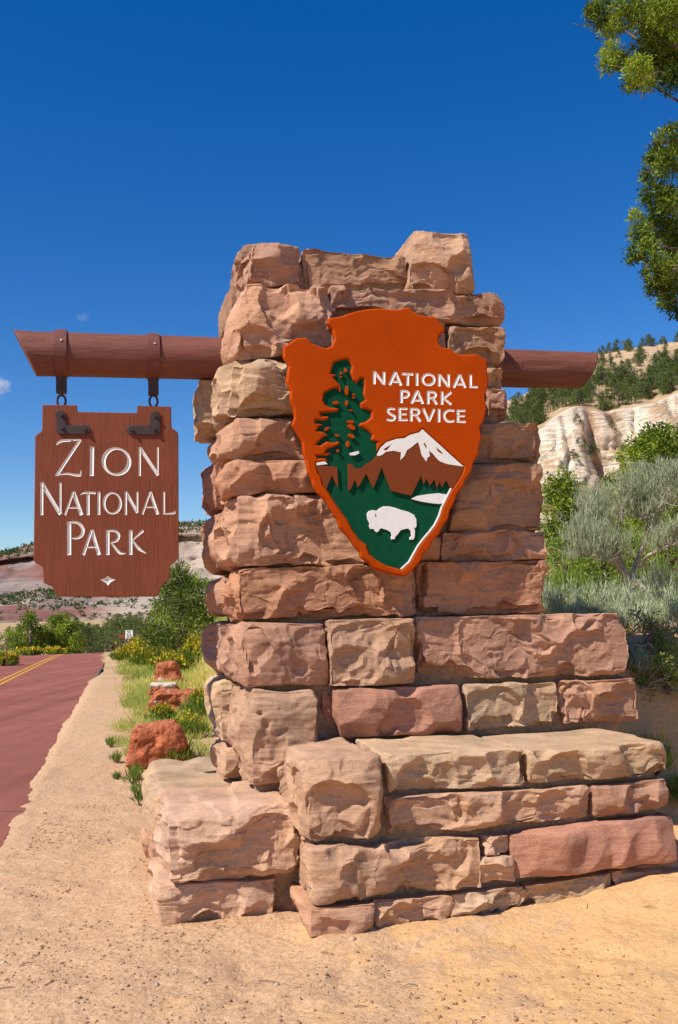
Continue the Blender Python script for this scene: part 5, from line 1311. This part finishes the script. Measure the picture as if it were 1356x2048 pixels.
bd.build('border', BLACK, SL)
x0, y0, z0 = roadpt(244.5, 66); BSn = empty('brown_sign', (x0, y0, z0)); tag(BSn, 'small brown board on two posts just left of the speed limit sign', 'sign')
zt_, zb_ = at_y(244, 1269, 66)[2] - z0, at_y(244, 1277, 66)[2] - z0
bevel(MB().box(-.24, .24, -.04, .0, zb_, zt_).build('panel', BOARD, BSn), .01)
for s_ in (-.18, .18): MB().box(s_ - .03, s_ + .03, .001, .06, -.2, zt_ - .02).build('post', BARK, BSn)
for x, y, yt, lab in ((232, 1307, 1282, 'rusty delineator post with yellow top at the right road edge'), (14, 1323, 1286, 'rusty brown delineator post in the grass at the far left')):
    d = 1.6 * FOC / (y - 1243); x0, y0, z0 = roadpt(x, d); r_ = empty('delineator_post', (x0, y0, z0)); zt_ = at_y(x, yt, d)[2] - z0
    MB().box(-.025, .025, -.02, .02, -.1, zt_).build('post', STRAP, r_)
    if x > 100: bevel(MB().box(-.045, .045, -.035, -.022, zt_ - .16, zt_ - .01).build('reflector', FLOWER, r_), .004)
    tag(r_, lab, 'post')

# ------------------------------------------------------------------ two small clouds low in the sky
def cloud(x, y, Y, puffs, dens, label):
    c0 = at_y(x, y, Y); m = FOC / Y
    t = NT('cloud_vapour'); t.t.nodes.remove(t.b)
    pv = t.n('VolumePrincipled'); pv.inputs['Color'].default_value = (1, 1, 1, 1); pv.inputs['Anisotropy'].default_value = 0.3
    v = t.coord(); nz = t.noise(v, 0.05, 5, 0.65, 0.5)
    sc3 = t.n('Mapping'); sc3.inputs['Scale'].default_value = tuple(m / p_ for p_ in puffs); t.l(v, sc3.inputs[0])
    ln_ = t.n('VectorMath', operation='LENGTH'); t.l(sc3.outputs[0], ln_.inputs[0])
    fall = t.ramp(ln_.outputs['Value'], [(0.0, 1.0), (0.95, 0.0)])
    t.l(t.math('MULTIPLY', fall, t.ramp(nz, [(0.45, 0.0), (0.75, dens)])), pv.inputs['Density']); t.l(pv.outputs[0], t.out.inputs['Volume'])
    bm = bmesh.new()
    bmesh.ops.create_icosphere(bm, subdivisions=4, radius=1.0)
    V = np.array([v_.co[:] for v_ in bm.verts]); F = np.array([[v_.index for v_ in f.verts] for f in bm.faces]); bm.free()
    V = V * np.array(puffs) / m; V = V * (1 + 0.35 * fbm(V * 0.03, 3, 5)[:, None])
    o = mesh_np('cloud', V, F, t.m, None, True, tuple(c0)); tag(o, label, 'cloud'); return o
cloud(-6, 772, 2600, (34, 30, 24), 0.12, 'small white cloud puff at the left edge of the sky')
cloud(167, 634, 2600, (20, 16, 12), 0.03, 'faint tiny wisp of cloud above the left strap of the beam')
